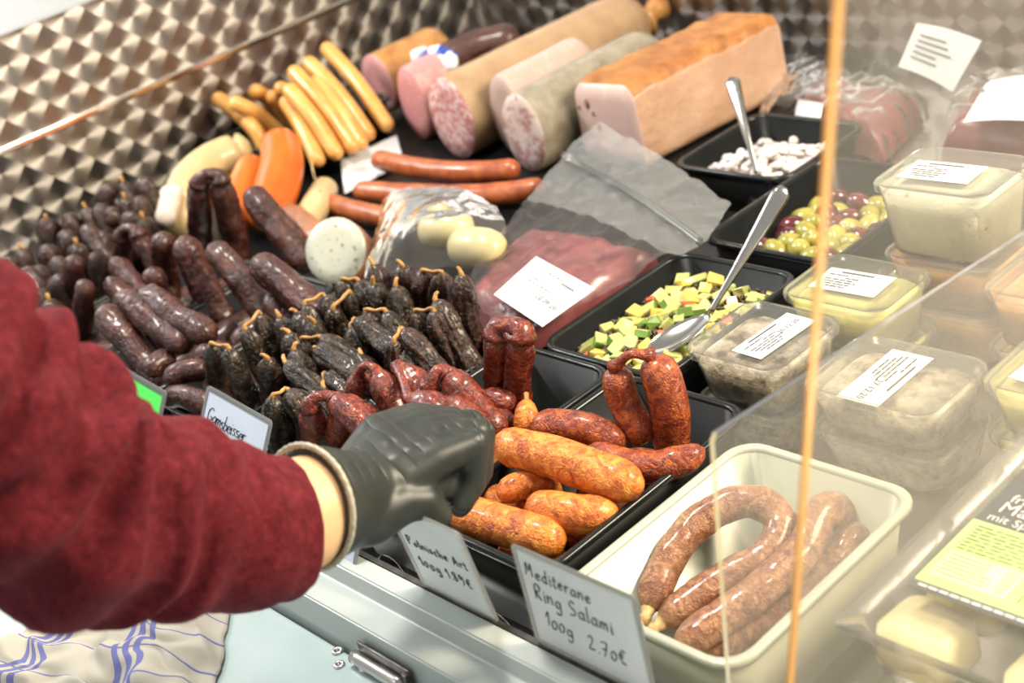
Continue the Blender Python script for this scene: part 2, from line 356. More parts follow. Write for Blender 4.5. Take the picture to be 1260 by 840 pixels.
def towel_mat():
    m, nt, b = newmat('striped_tea_towel'); uv = nt.nodes.new('ShaderNodeUVMap'); sp = nt.nodes.new('ShaderNodeSeparateXYZ'); L_(nt, uv.outputs[0], sp.inputs[0])
    def band(src, centres, w):
        acc = None
        for c in centres:
            s = nt.nodes.new('ShaderNodeMath'); s.operation = 'COMPARE'; s.inputs[1].default_value = c; s.inputs[2].default_value = w; L_(nt, src, s.inputs[0])
            if acc is None: acc = s.outputs[0]
            else:
                a = nt.nodes.new('ShaderNodeMath'); a.operation = 'MAXIMUM'; L_(nt, acc, a.inputs[0]); L_(nt, s.outputs[0], a.inputs[1]); acc = a.outputs[0]
        return acc
    x = band(sp.outputs[0], (.20, .245, .29, .62, .665, .71), .013); y = band(sp.outputs[1], (.18, .42, .66, .88), .006)
    mx = nt.nodes.new('ShaderNodeMath'); mx.operation = 'MAXIMUM'; L_(nt, x, mx.inputs[0]); L_(nt, y, mx.inputs[1])
    L_(nt, ramp(nt, mx.outputs[0], [(0.3, (.42, .40, .34)), (0.7, (.14, .15, .34))]), b.inputs['Base Color'])
    b.inputs['Roughness'].default_value = 0.95; b.inputs['Specular IOR Level'].default_value = 0.1
    bump(nt, b, noise_n(nt, coords(nt, rnd=False), 900, 2), 0.25, 0.0006); return m
M['towel'] = towel_mat()
def speckle(name, base, spots, scale=120, thr=0.68, rough=0.35, spot2=None):
    m, nt, b = newmat(name); v = coords(nt)
    a = ramp(nt, noise_n(nt, v, scale, 3, 0.6), [(thr - .05, base), (thr + .02, spots)])
    if spot2:
        f = ramp(nt, noise_n(nt, v, scale * .6, 4, .65, 0.8), [(.50, (0, 0, 0)), (.58, (1, 1, 1))])
        mx = nt.nodes.new('ShaderNodeMixRGB'); L_(nt, f, mx.inputs[0]); L_(nt, a, mx.inputs[1]); mx.inputs[2].default_value = (*spot2, 1); a = mx.outputs[0]
    L_(nt, a, b.inputs['Base Color']); b.inputs['Roughness'].default_value = rough; b.inputs['Coat Weight'].default_value = 0.15
    bump(nt, b, noise_n(nt, v, scale * 2, 3), 0.2, 0.001); return m
M['herb_white'] = speckle('white_herb_sausage_face', (0.426, 0.435, 0.361), (0.131, 0.164, 0.098), 130, 0.66)
M['salami_face'] = speckle('salami_face', (0.476, 0.197, 0.197), (0.656, 0.508, 0.492), 130, 0.54)
M['ham_face'] = speckle('ham_face', (0.541, 0.262, 0.262), (0.640, 0.394, 0.377), 40, 0.6)
M['lyon_face'] = speckle('pink_sausage_face', (0.558, 0.254, 0.254), (0.607, 0.328, 0.312), 60, 0.6)
M['white_face'] = speckle('pale_sausage_face', (0.446, 0.331, 0.288), (0.475, 0.374, 0.331), 50, 0.6)
M['brawn_face'] = speckle('brawn_face', (0.377, 0.213, 0.205), (0.541, 0.426, 0.385), 60, 0.52, spot2=(0.607, 0.525, 0.476))
M['tan_skin'] = mottled('tan_casing', [(0.3, (0.302, 0.187, 0.108)), (0.6, (0.374, 0.252, 0.144)), (0.85, (0.432, 0.317, 0.202))], 20, 0.4, 120, 0.15)
M['grey_skin'] = mottled('grey_brawn_casing', [(0.3, (0.173, 0.151, 0.108)), (0.6, (0.274, 0.245, 0.187)), (0.85, (0.403, 0.374, 0.302))], 40, 0.35, 90, 0.5, 0.003)
M['gold_skin'] = mottled('golden_ham_rind', [(0.3, (0.302, 0.115, 0.036)), (0.7, (0.504, 0.274, 0.086))], 25, 0.35, 90, 0.3)
M['crust'] = mottled('golden_baked_crust', [(0.3, (0.216, 0.072, 0.016)), (0.55, (0.374, 0.151, 0.036)), (0.8, (0.490, 0.245, 0.079))], 28, 0.45, 140, 0.7, 0.004)
M['loaf_side'] = mottled('pale_baked_side', [(0.3, (0.418, 0.245, 0.158)), (0.7, (0.518, 0.338, 0.238))], 14, 0.4, 45, 0.5, 0.006)
M['loaf_face'] = speckle('pink_loaf_face', (0.590, 0.418, 0.374), (0.619, 0.468, 0.418), 30, 0.6)
M['spread'] = mottled('meaty_spread', [(0.36, (.13, .085, .05)), (0.46, (.44, .34, .22)), (0.65, (.72, .64, .51)), (0.85, (.78, .72, .60))], 48, 0.5, 80, 0.9, 0.006)
M['spread_yellow'] = mottled('yellow_salad', [(0.3, (.72, .62, .16)), (0.7, (.84, .77, .32))], 45, 0.45, 60, 0.5, 0.004)
M['spread_cream'] = mottled('cream_cheese_spread', [(0.28, (.34, .30, .16)), (0.36, (.78, .74, .56)), (0.8, (.87, .84, .68))], 60, 0.5, 80, 0.5, 0.004)
M['spread_orange'] = mottled('orange_salad', [(0.3, (.62, .26, .09)), (0.7, (.82, .50, .22))], 40, 0.45, 60, 0.5, 0.004)
M['ring'] = mottled('ring_salami_casing', [(0.28, (.12, .042, .022)), (0.45, (.25, .10, .052)), (0.62, (.40, .20, .10)), (0.82, (.62, .44, .26))], 75, 0.28, 210, 1.0, 0.0030, 5, 0.6, dist=1.2)
M['weiss'] = mottled('pale_yellow_sausage', [(0.3, (.50, .43, .20)), (0.7, (.64, .56, .30))], 20, 0.35, 80, 0.2, coat=0.3)
M['tan_item'] = mottled('brown_cooked_casing', [(0.3, (.20, .08, .04)), (0.7, (.34, .15, .08))], 30, 0.35, 200, 0.3, coat=0.2)

# ------------------------------------------------------------------ the setting: display case
XL, YB = -1.25, 1.33
b = MB(); b.box((XL - .02, -.02, -.03), (1.25, YB + .02, 0)); struct(b.obj('floor', M['steel']))
dk = MB(); dk.box((XL, .37, 0), (-.30, YB, .05)); struct(dk.obj('floor_deck', M['black']))
dk = MB(); dk.box((-.299, .37, 0), (-.098, .785, .05)); struct(dk.obj('floor_deck_step', M['black']))
b = MB(); b.box((XL - .02, -.3, 0), (XL, YB, .226)); struct(b.obj('wall_left', M['perl_x']))
v = [(XL, -.3, .236), (XL, YB, .236), (XL - .002, YB, .40), (XL - .002, -.3, .40), (XL - .02, -.3, .236), (XL - .02, YB, .236), (XL - .022, YB, .40), (XL - .022, -.3, .40)]
struct(obj('wall_left_upper', v, [(0, 1, 2, 3), (7, 6, 5, 4), (3, 2, 6, 7), (0, 4, 5, 1), (0, 3, 7, 4), (1, 5, 6, 2)], M['perl_x'], smooth=False))
b = MB(); b.box((XL - .02, -.3, .2245), (XL + .004, YB, .2375)); struct(bevel(b.obj('trim_1', M['strip']), .003))
b = MB(); b.box((XL - .02, YB, 0), (1.25, YB + .02, .75)); struct(b.obj('wall_back', M['perl_y']))
b = MB(); b.box((XL - .004, YB - .012, .0), (XL + .014, YB + .004, .6)); struct(bevel(b.obj('trim_2', M['steel']), .003))

b = MB(); b.box((-2.42, -1.6, -.4), (-2.40, 2.6, 2.2)); struct(b.obj('wall_backdrop', M['paper']))  # added white backdrop, stands in for the blown-out brightness beyond the left wall
# front frame of the case: stepped enamel channel
prof = [(-.006, -.02), (-.006, .1), (-.026, .1), (-.0315, .0852), (-.060, .0848), (-.064, .040), (-.064, -.02)]
v = []; f = []
for x in (-1.27, 1.25): v += [(x, y, z) for (y, z) in prof]
n = len(prof)
for i in range(n): j = (i + 1) % n; f.append((i, j, n + j, n + i))
f.append(tuple(range(n))); f.append(tuple(range(2*n - 1, n - 1, -1)))
o = struct(bevel(obj('trim_3', v, f, M['white'], smooth=False), .0015))
b = MB(); b.box((-1.27, -.0055, .090), (1.25, -.0003, .0998)); struct(b.obj('trim_4', M['hinge']))
b = MB(); b.box((-1.2, -.0005, .0005), (1.2, .05, .006)); struct(b.obj('floor_gutter', M['dark']))
# hinged service flap
fl = empty('service_flap', (.1, -.3, .03), 'pale blue enamel service flap hinged to the case front', 'flap')
b = MB(); b.box((-1.27, -.70, .030), (1.25, -.0675, .050)); bevel(b.obj('panel', M['flap'], fl), .003)
for p in ((415.5, 801), (417.5, 818), (449, 822)):
    c = W(p[0], p[1], .0503)
    rv = obj('rivet', *loft(c, [(.011, .011, .0055, .0495), (.011, .011, .0055, .0508), (.009, .009, .0045, .0522), (.005, .005, .0025, .0522), (.004, .004, .002, .0505)], n=4), M['steel'], fl)
    obj('rivet_hole', *loft(c, [(.0045, .0045, .00225, .0500), (.0045, .0045, .00225, .0512)], n=3), M['dark'], rv)
hg = empty('hinge', W(450, 800, .055), 'worn dark steel hinge with bright pin on the flap edge', 'hinge')
h0 = WY(424, 782, -.073); h1 = WY(487, 822, -.073)
zc = .057
obj('pin', *tube([Vector((h0.x + (h1.x - h0.x) * i / 8, -.0715, zc)) for i in range(9)], [.0062, .0062, .0066, .0062, .0062, .0066, .0062, .0062, .0050], 12), M['steel'], hg)
b = MB(); b.box((h0.x + .004, -.0672, .054), (h1.x + .006, -.0642, .072)); b.box((h1.x + .001, -.0715, .052), (h1.x + .007, -.0642, .070)); bevel(b.obj('leaf', M['hinge'], hg), .001)

# ------------------------------------------------------------------ trays
def tray(name, x0, x1, y0, y1, zt, zb, mats, label, group=None, cat='tray', taper=.012, rw=.006):
    c = ((x0 + x1) / 2, (y0 + y1) / 2); w, d = x1 - x0, y1 - y0
    t = empty(name, (c[0], c[1], zb), label, cat, group)
    w1, d1 = w - 2*rw, d - 2*rw; wb, db = w1 - 2*taper, d1 - 2*taper
    obj('body', *loft(c, [(wb, db, .02, zb), (w1, d1, .025, zt - .004), (w1 - .004, d1 - .004, .023, zt - .004), (wb - .005, db - .005, .018, zb + .004)]), mats[0], t)
    obj('rim', *loft(c, [(w1 - .004, d1 - .004, .023, zt - .006), (w, d, .028, zt - .006), (w, d, .028, zt - .002), (w - .003, d - .003, .027, zt), (w1 - .001, d1 - .001, .024, zt), (w1 - .004, d1 - .004, .023, zt - .003), (w1 - .004, d1 - .004, .023, zt - .006)], False, False), mats[1], t)
    return t
BL = (M['black'], M['rim'])
tray('food_tray', .047, .218, .058, .345, .1, .001, BL, 'black tray holding the orange smoked sausages', None)
tray('food_tray', -.113, .042, .058, .345, .1, .001, BL, 'black tray holding the glossy red dried sausage links')
tray('food_tray', -.285, -.118, .058, .345, .1, .001, BL, 'black tray packed with black brown dried sausage pairs')
tray('food_tray', -.455, -.29, .058, .355, .1, .001, BL, 'black tray under the maroon sausages beside the black brown pairs')
tray('food_tray', -.625, -.46, .058, .355, .1, .001, BL, 'black tray under the leaning long maroon sausages')
tray('food_tray', -.80, -.63, .058, .355, .1, .001, BL, 'black tray under the maroon sausages and their folded links')
tray('food_tray', -1.0, -.805, .058, .36, .1, .001, BL, 'black tray under the small dark wrinkled sausages by the steel wall')
tray('food_tray', -.085, .098, .347, .592, .1, .001, BL, 'black tray with courgette and lentil salad')
tray('food_tray', -.082, .112, .622, .880, .1, .001, BL, 'black tray with mixed green and purple olives')
tray('food_tray', -.276, -.083, .795, .99, .1, .001, BL, 'black tray with pale onion salad')
tray('food_tray', .238, .428, .048, .302, .1, .001, (M['white_tray'], M['white_tray']), 'white plastic tray holding ring salamis', None, 'tray', .014, .007)
# tray of wieners, standing towards the steel wall
tray('food_tray', -1.20, -.985, .62, .885, .115, .051, BL, 'black tray bearing the upright wieners', None)

# ------------------------------------------------------------------ orange and red-brown smoked sausages
def thing_sausage(name, pts, r, mat, label, group, ends=('tendon',), parts=True, tips=(0, ), **kw):
    """one sausage: Empty with casing and, where asked, pinched casing ends"""
    P = [Vector(p) for p in pts]
    base = Vector((sum(p.x for p in P) / len(P), sum(p.y for p in P) / len(P), min(p.z for p in P) - r * .9))
    t = empty(name, base, label, 'sausage', group)
    obj('casing', *sausage(pts, r, **kw), mat, t)
    for e in tips:
        a, bb = (P[0], P[1]) if e == 0 else (P[-1], P[-2])
        d = (a - bb).normalized()
        obj('casing_end', *tube([a - d * r * .35, a + d * r * .1, a + d * r * .45 + Vector((0, 0, r * .12)), a + d * r * .6 + Vector((0, 0, -r * .1))], [r * .30, r * .17, r * .2, r * .12], 7), M['tendon'], t)
    return t
G1 = 'orange smoked sausages in the black tray'
LB1 = 'plump orange smoked sausage lying in the black tray'
PS = dict(n=40, seg=20, lump=.035, ridge=.02, fine=.012)
thing_sausage('smoked_sausage', [W(612, 545, .118), W(700, 568, .120), W(790, 603, .110)], .0200, M['polish'], 'largest orange smoked sausage, topmost of its pile', None, tips=(), e0=1.2, e1=1.5, **PS)
thing_sausage('smoked_sausage', [W(652, 621, .098), W(700, 632, .100), W(764, 633, .092)], .0185, M['polish'], LB1, G1, tips=(), e0=1.2, e1=1.5, **PS)
thing_sausage('smoked_sausage', [W(556, 628, .088), W(630, 650, .094), W(695, 668, .090)], .0190, M['polish'], 'orange smoked sausage lowest against the tray front', None, tips=(), e0=1.2, e1=1.4, **PS)
thing_sausage('smoked_sausage', [W(618, 618, .088), W(632, 600, .097), W(662, 598, .090), W(690, 612, .07)], .0135, M['polish'], 'short bent orange sausage end tucked under the largest', None, tips=(0,), e0=1.2, e1=1.4, **PS)
thing_sausage('smoked_sausage', [W(585, 600, .085), W(612, 566, .088), W(660, 560, .08), W(720, 575, .07)], .0165, M['polish'], LB1, G1, tips=(), **PS)
thing_sausage('smoked_sausage', [W(575, 600, .075), W(640, 628, .066), W(720, 650, .06)], .0155, M['polish'], LB1, G1, tips=(), **PS)
thing_sausage('smoked_sausage', [W(655, 522, .110), W(720, 527, .108), W(770, 548, .094)], .0160, M['polish_dark'], 'red brown smoked sausage lying behind the largest orange one', None, tips=(), e0=1.2, e1=1.6, **PS)
thing_sausage('smoked_sausage', [W(722, 557, .100), W(790, 575, .098), W(835, 568, .102), W(868, 552, .108)], .0152, M['polish_dark'], 'red brown sausage with pointed end over the tray rim', None, tips=(), e0=1.2, e1=2.2, **PS)
for k in range(4):
    y = .115 + k * .055
    thing_sausage('smoked_sausage', [Vector((.082, y, .034)), Vector((.13, y + .008, .036)), Vector((.182, y, .034))], .0200, M['polish_dark' if k > 1 else 'polish'], 'smoked sausage lying across the tray bottom under the orange ones', 'smoked sausages at the tray bottom', tips=(), n=20, seg=16)
def upr(tip, tail, ztip, r, bow=(0, 0)):
    T = W(tip[0], tip[1], ztip); Q = WY(tail[0], tail[1], T.y); m = WY((tip[0] + tail[0]) / 2 + bow[0], (tip[1] + tail[1]) / 2 + bow[1], T.y)
    return [T, m, Q + (Q - m) * .25]
t = empty('smoked_sausage_pair', W(800, 540, .07), 'pair of red brown smoked sausages standing upright against the tray back', 'sausage')
obj('link', *sausage(upr((756, 452), (790, 536), .165, .0165, (-4, 2)), .0160, **PS), M['polish_dark'], t)
obj('link', *sausage(upr((802, 437), (826, 545), .175, .0190, (8, -2)), .0188, **PS), M['polish_dark'], t)
obj('twist', *tube(catmull([W(756, 452, .165), W(775, 436, .182), W(802, 437, .175)], 9), [.009, .006, .005, .0045, .0045, .0045, .005, .006, .009], 8), M['polish_dark'], t)
thing_sausage('smoked_sausage', [W(648, 492, .115), W(648, 510, .108), W(650, 540, .085)], .0140, M['polish'], 'orange sausage with pinched pear shaped tip beside the red links', None, e0=2.6, e1=1.0, tips=(0,), **PS)

# ------------------------------------------------------------------ glossy red links
RS = dict(n=32, seg=26, lump=.07, ridge=.08, rf=2.8, fine=.035)
def lean(tip, tail, zt, Lm, zmin=.018, dy=0.0):
    """points of a link whose top is at pixel tip (height zt) and which leans in the picture towards pixel tail"""
    T = W(tip[0], tip[1], zt); Q = WY(tail[0], tail[1], T.y + dy); d = (Q - T)
    if d.z > -1e-4: d.z = -.01
    d.normalize(); E_ = T + d * Lm
    if E_.z < zmin: E_ = T + d * (Lm * (T.z - zmin) / (T.z - E_.z))
    return [T, T.lerp(E_, .5) + Vector((random.uniform(-.003, .003), random.uniform(-.003, .003), 0)), E_]
def pair(name, A, B, r, mat, tw, label, group, kw, top=.010, twr=.0032):
    base = (A[-1] + B[-1]) / 2; base.z = min(A[-1].z, B[-1].z)
    t = empty(name, base, label, 'sausage', group)
    for Q in (A, B): obj('link', *sausage(Q, r * 1.14 * random.uniform(.94, 1.05), e0=random.uniform(1.3, 1.9), tip0=.2, **kw), mat, t)
    if (A[0] - B[0]).length > .030 and twr < .003:
        for Q in (A, B):
            dq = (Q[0] - Q[1]).normalized(); sd_ = Vector((random.uniform(-1, 1), random.uniform(-1, 1), .4)).normalized() * .004
            obj('casing_end', *tube([Q[0] - dq * .004, Q[0] + dq * .002, Q[0] + dq * .004 + sd_, Q[0] + dq * .003 + sd_ * 2], [twr*2, twr*1.3, twr, twr*.8], 7), tw, t)
        return t
    mid = (A[0] + B[0]) / 2 + Vector((0, 0, top))
    da = (A[0] - A[1]).normalized(); db = (B[0] - B[1]).normalized()
    obj('twist', *tube(catmull([A[0] - da * .006, A[0] + da * .003, mid, B[0] + db * .003, B[0] - db * .006], 11), [twr*1.9, twr*1.5, twr*1.2, twr, twr, twr*.9, twr, twr, twr*1.2, twr*1.5, twr*1.9], 8), tw, t)
    return t
GR = 'red dried sausage pairs'
LR = 'pair of glossy red dried sausage links hung by their twist'
pair('red_sausage_pair', lean((381, 497), (389, 545), .165, .10), [W(404, 489, .168), W(414, 487, .168), W(427, 496, .16)] if 0 else lean((408, 490), (424, 503), .165, .07), .0128, M['red'], M['red'], 'red dried sausage pair straddling beside the blackish pairs', None, RS, .006, .006)
pair('red_sausage_pair', lean((425, 506), (417, 542), .158, .09), lean((434, 494), (446, 512), .160, .06), .0125, M['red'], M['red'], LR, GR, RS, .004, .006)
pair('red_sausage_pair', lean((442, 460), (444, 505), .160, .10), lean((462, 456), (484, 492), .165, .09), .0138, M['red'], M['red'], LR, GR, RS, .008, .005)
pair('red_sausage_pair', lean((488, 450), (516, 478), .160, .09), lean((505, 490), (524, 500), .150, .05), .0145, M['red'], M['red'], LR, GR, RS, .004, .005)
pair('red_sausage_pair', lean((531, 473), (528, 500), .150, .07), lean((547, 457), (574, 488), .158, .09), .0138, M['red'], M['red'], 'red dried sausage pair knotted beside the tray rim', None, RS, .008, .006)
pair('red_sausage_pair', lean((546, 494), (572, 512), .140, .06), lean((520, 500), (530, 520), .13, .06), .0125, M['red'], M['red'], LR, GR, RS, .006, .005)
pair('red_sausage_pair', lean((614, 404), (616, 486), .178, .13), lean((640, 406), (637, 488), .178, .13), .0138, M['red'], M['red'], 'tall deeply grooved dark red pair standing alone against tray back', None, dict(n=36, seg=24, lump=.05, ridge=.13, rf=2.2, fine=.03), .004, .010)
thing_sausage('red_sausage', [W(588, 500, .100), W(612, 493, .102), W(632, 500, .098)], .0135, M['red'], 'short glossy dark red sausage lying behind the glove', None, tips=(), **RS)
thing_sausage('red_sausage', [W(596, 520, .095), W(612, 517, .095), W(634, 520, .090)], .0125, M['red'], 'short dark red sausage beside the pinched orange tip', None, tips=(), **RS)
for k in range(5):
    y = .10 + k * .045
    thing_sausage('red_sausage', [Vector((-.085, y, .035)), Vector((-.04, y + .004, .04)), Vector((.012, y, .035))], .0145, M['red'], 'red dried sausage at the bottom of the red links tray', 'red sausages at the tray bottom', tips=(), n=14, seg=12)

# ------------------------------------------------------------------ black-brown dried pairs
GS = dict(n=34, seg=30, lump=.07, ridge=.17, rf=2.8, fine=.05)
GG = 'black brown dried sausage pairs'
LG = 'pair of black brown wrinkled dried sausages with yellow twisted ends'
GP = [  # (tipA, tailA, zA), (tipB, tailB, zB), radius
 (((260, 424), (268, 473), .172), ((281, 428), (301, 477), .172), .0105),
 (((302, 404), (319, 443), .172), ((319, 386), (333, 422), .176), .0112),
 (((344, 390), (350, 404), .172), ((355, 409), (361, 424), .165), .0112),
 (((364, 384), (378, 404), .176), ((386, 396), (389, 415), .170), .0115),
 (((376, 374), (384, 390), .180), ((398, 364), (404, 378), .182), .0112),
 (((410, 379), (411, 398), .172), ((430, 360), (431, 376), .178), .0105),
 (((395, 415), (412, 420), .160), ((372, 418), (378, 440), .155), .0110),
 (((329, 441), (332, 475), .165), ((352, 446), (372, 466), .165), .0110),
 (((362, 430), (370, 448), .160), ((388, 430), (414, 448), .165), .0118),
 (((336, 488), (345, 534), .165), ((354, 480), (372, 503), .165), .0125),
 (((400, 460), (412, 470), .150), ((398, 476), (404, 492), .145), .0105),
 (((421, 345), (424, 362), .180), ((440, 345), (450, 362), .178), .0115),
 (((459, 325), (468, 352), .180), ((495, 327), (497, 347), .180), .0130),
 (((520, 334), (521, 362), .178), ((543, 336), (541, 364), .176), .0118),
 (((568, 338), (585, 424), .176), ((536, 369), (560, 412), .170), .0125),
 (((459, 349), (467, 378), .176), ((487, 352), (496, 377), .174), .0130),
 (((533, 382), (559, 453), .165), ((512, 384), (518, 402), .160), .0118),
 (((451, 383), (460, 400), .170), ((474, 383), (484, 401), .170), .0120),
 (((437, 393), (468, 417), .165), ((432, 402), (450, 440), .160), .0115),
 (((495, 405), (528, 448), .162), ((485, 419), (487, 436), .158), .0115),
 (((420, 420), (432, 446), .150), ((445, 438), (455, 460), .145), .0110),
]
for i, (A, B, r) in enumerate(GP):
    lab, grp = LG, GG
    if i in (12, 13, 16, 19): lab, grp = 'reddish dark brown dried sausage pair towards the back of the blackish pile', 'reddish brown dried sausage pairs'
    if i == 0: lab, grp = 'black brown dried pair standing behind the Gamsbeisser tag corner', None
    if i == 14: lab, grp = 'longest black brown dried pair at the back corner of its tray', None
    if i == 9: lab, grp = 'black brown dried pair next to the red links at the tag edge', None
    pair('dried_sausage_pair', lean(A[0], A[1], A[2], .105), lean(B[0], B[1], B[2], .105), r, M['gams_brown'] if i in (12, 13, 14, 16, 19) else M['gams'], M['tendon'], lab, grp, GS, .001, .0022)

# ------------------------------------------------------------------ maroon sausages
CS = dict(n=34, seg=24, lump=.07, ridge=.09, rf=2.4, fine=.04)
GC = 'maroon dried sausages leaning in their trays'
LC = 'maroon dried sausage with whitish bloom leaning in the pile'
CPs = [((222, 290), (284, 410), .185, .0175), ((258, 300), (325, 384), .182, .0165), ((313, 318), (364, 362), .172, .0175),
       ((176, 360), (257, 413), .172, .0158), ((147, 364), (225, 422), .172, .0152), ((123, 378), (180, 448), .172, .0155),
       ((199, 288), (205, 338), .185, .0145), ((104, 348), (101, 398), .175, .0120), ((91, 318), (88, 380), .180, .0125),
       ((188, 330), (192, 352), .160, .0140), ((138, 320), (164, 345), .170, .0125), ((132, 344), (150, 362), .165, .0120),
       ((250, 424), (256, 446), .145, .0125), ((305, 232), (366, 307), .195, .0185), ((330, 360), (350, 385), .13, .0165)]
for i, (a, c, z, r) in enumerate(CPs):
    lab, grp = LC, GC
    if r < .0135: lab, grp = 'thin maroon dried sausage stub squeezed among the thicker leaning ones', 'thin maroon sausages in the pile'
    if i == 13: lab, grp = 'thick maroon sausage leaning in front of the orange sausage', None
    if i == 0: lab, grp = 'long maroon sausage leaning below the folded pair', None
    P3 = lean(a, c, z, .15)
    thing_sausage('maroon_sausage', P3, r * 1.13, M['cbrown'], lab, grp, tips=(), e0=1.15, e1=1.2, **CS)
pair('maroon_sausage_pair', lean((246, 222), (247, 290), .200, .14), lean((270, 218), (290, 304), .200, .15), .0160, M['cbrown'], M['cbrown'], 'folded maroon pair with creased top in front of the cream sausage', None, CS, .008, .009)
pair('maroon_sausage_pair', lean((150, 288), (151, 322), .175, .10), lean((168, 286), (184, 315), .178, .11), .0115, M['cbrown'], M['cbrown'], 'small hooped maroon pair beside the dark wrinkled sausages', None, CS, .008, .008)
for k, (a, c, z) in enumerate((((203, 470), (258, 455), .125), ((205, 488), (262, 500), .110), ((180, 462), (215, 440), .115), ((262, 470), (285, 520), .10))):
    thing_sausage('maroon_sausage', [W(*a, z), (W(*a, z) + W(*c, z)) / 2 + Vector((0, 0, .006)), W(*c, z)], .0135, M['cbrown'], 'maroon dried sausage lying flat near the green price card', 'maroon sausages lying flat at the front', tips=(), n=18, seg=16)
for k in range(12):
    x = -.755 + (k % 6) * .082; y = .115 + (k // 6) * .12
    thing_sausage('maroon_sausage', [Vector((x, y - .03, .055 + .02 * (k % 2))), Vector((x + .004, y + .03, .062 + .02 * (k % 2))), Vector((x, y + .09, .055 + .02 * (k % 2)))], .018, M['cbrown'], 'maroon dried sausage lying deep in the trays under the leaning ones', 'maroon sausages at the tray bottom', tips=(), n=18, seg=14)
FS = dict(n=24, seg=20, lump=.12, ridge=.18, rf=2.6, fine=.06)
FP = [((173, 217), (196, 270), .165), ((151, 223), (158, 240), .165), ((134, 230), (128, 250), .165), ((170, 240), (178, 262), .158), ((153, 243), (158, 262), .158),
      ((138, 256), (140, 280), .152), ((158, 260), (163, 282), .152), ((105, 255), (112, 270), .160), ((120, 250), (126, 262), .160), ((83, 263), (88, 280), .160),
      ((57, 270), (60, 290), .158), ((79, 283), (84, 300), .156), ((103, 276), (120, 300), .158), ((94, 300), (98, 318), .152), ((57, 301), (62, 318), .156),
      ((68, 316), (74, 332), .150), ((26, 306), (32, 322), .158), ((28, 330), (40, 345), .156), ((70, 338), (76, 356), .150), ((43, 354), (52, 376), .154), ((10, 318), (14, 335), .158),
      ((45, 326), (50, 342), .150), ((60, 368), (66, 384), .145), ((12, 345), (22, 360), .152), ((115, 310), (122, 330), .145), ((176, 268), (182, 290), .145), ((120, 282), (126, 298), .148)]
for i, (a, c, z) in enumerate(FP):
    P3 = lean(a, c, z, .11)
    thing_sausage('wrinkled_sausage', P3, random.uniform(.0145, .0175), M['far'], 'small dark wrinkled dried sausage bunched near the steel wall' if i else 'small dark wrinkled sausage rising at the corner of its bunch', 'dark wrinkled sausages by the steel wall' if i else None, tips=(0,) if i % 3 == 1 else (), e0=1.6, **FS)

# ------------------------------------------------------------------ wieners
WPs = [((480, 160), (399, 56), .21), ((458, 172), (376, 73), .215), ((438, 188), (358, 84), .215), ((418, 196), (352, 106), .20), ((394, 204), (350, 122), .17), ((448, 184), (385, 97), .19),
       ((352, 172), (282, 124), .19), ((335, 186), (264, 118), .18), ((330, 190), (300, 146), .15), ((352, 150), (309, 109), .18), ((358, 158), (331, 114), .17), ((362, 140), (345, 108), .18), ((400, 180), (384, 130), .14)]
for i, (a, c, z) in enumerate(WPs):
    A = W(a[0], a[1], .088); C_ = W(c[0], c[1], z); m = A.lerp(C_, .5) + Vector((.004, 0, .012))
    C_.x = max(C_.x, XL + .016)
    lab = 'long golden wiener leaning upright out of its black tray'; g = 'wieners standing in the black tray'
    if 6 <= i <= 11: lab, g = 'short golden wiener in the low bunch behind the cream sausage', 'low bunch of wieners behind the cream sausage'
    if i == 0: lab, g = 'longest golden wiener leaning beside the ham', None
    t = thing_sausage('wiener', [A, m, C_], .0138, M['wiener'], lab, g, tips=(), n=24, seg=16, lump=.015, ridge=.01)
# paper slip in front of the wieners
c = [W(420, 196, .075), W(488, 166, .075), W(497, 200, .055), W(425, 238, .055)]
t = obj('wrapping_paper', *[list(c) + [p + Vector((-.002, -.001, -.001)) for p in c], [(0, 1, 2, 3), (7, 6, 5, 4), (0, 4, 5, 1), (1, 5, 6, 2), (2, 6, 7, 3), (3, 7, 4, 0)]], M['paper'], smooth=False)
tag(t, 'grey white wrapping paper slip under the brown sausages', 'paper')

# ------------------------------------------------------------------ cream and orange thick sausages
def stout(name, pts, r, mat, label, face=None, parts=()):
    P = catmull(pts, 26); base = Vector((P[13].x, P[13].y, min(p.z for p in P) - r))
    t = empty(name, base, label, 'sausage')
    R = [r * (1 - .04 * math.cos(i / 25 * PI * 2)) for i in range(26)]
    R[0] *= .96
    R[-1] *= .5; R[-2] *= .8; R[-3] *= .94
    obj('casing', *tube(P, R, 28), mat, t)
    if face:
        d = (P[0] - P[1]).normalized()
        obj('cut_end', *tube([P[0] + d * .0005, P[0] + d * .0025, P[0] + d * .003], [r * .95, r * .93, r * .6], 28), face, t)
    return t
t = stout('cream_sausage', [W(289, 188, .130), W(258, 203, .128), W(232, 232, .118), W(222, 280, .10)], .034, M['cream'], 'thick cream coloured sausage with peeled casing by the steel wall')
obj('peeled_casing', *sausage([W(212, 232, .150), W(208, 252, .140), W(206, 280, .115)], .016, n=14, seg=12, lump=.2, ridge=.2), M['peel'], t)
obj('tied_end', *tube([W(298, 183, .130), W(306, 180, .132)], [.028, .012], 14), M['cream'], t)
stout('orange_sausage', [W(345, 178, .150), W(347, 205, .130), W(338, 240, .105), W(325, 275, .085)], .034, M['orange'], 'bright orange thick sausage standing cut end up', M['orange'])
stout('orange_sausage', [W(312, 208, .118), W(300, 240, .10), W(292, 275, .08)], .030, M['orange'], 'orange sausage mostly hidden behind the brighter upright one', M['orange'])
stout('cream_sausage', [W(400, 232, .078), W(384, 262, .078), W(372, 280, .075)], .022, M['cream'], 'small cream sausage behind the orange one with hanging string')
obj('string', *tube(catmull([W(383, 196, .10), W(386, 215, .09), W(394, 235, .10)], 10), .0016, 6), M['string'])
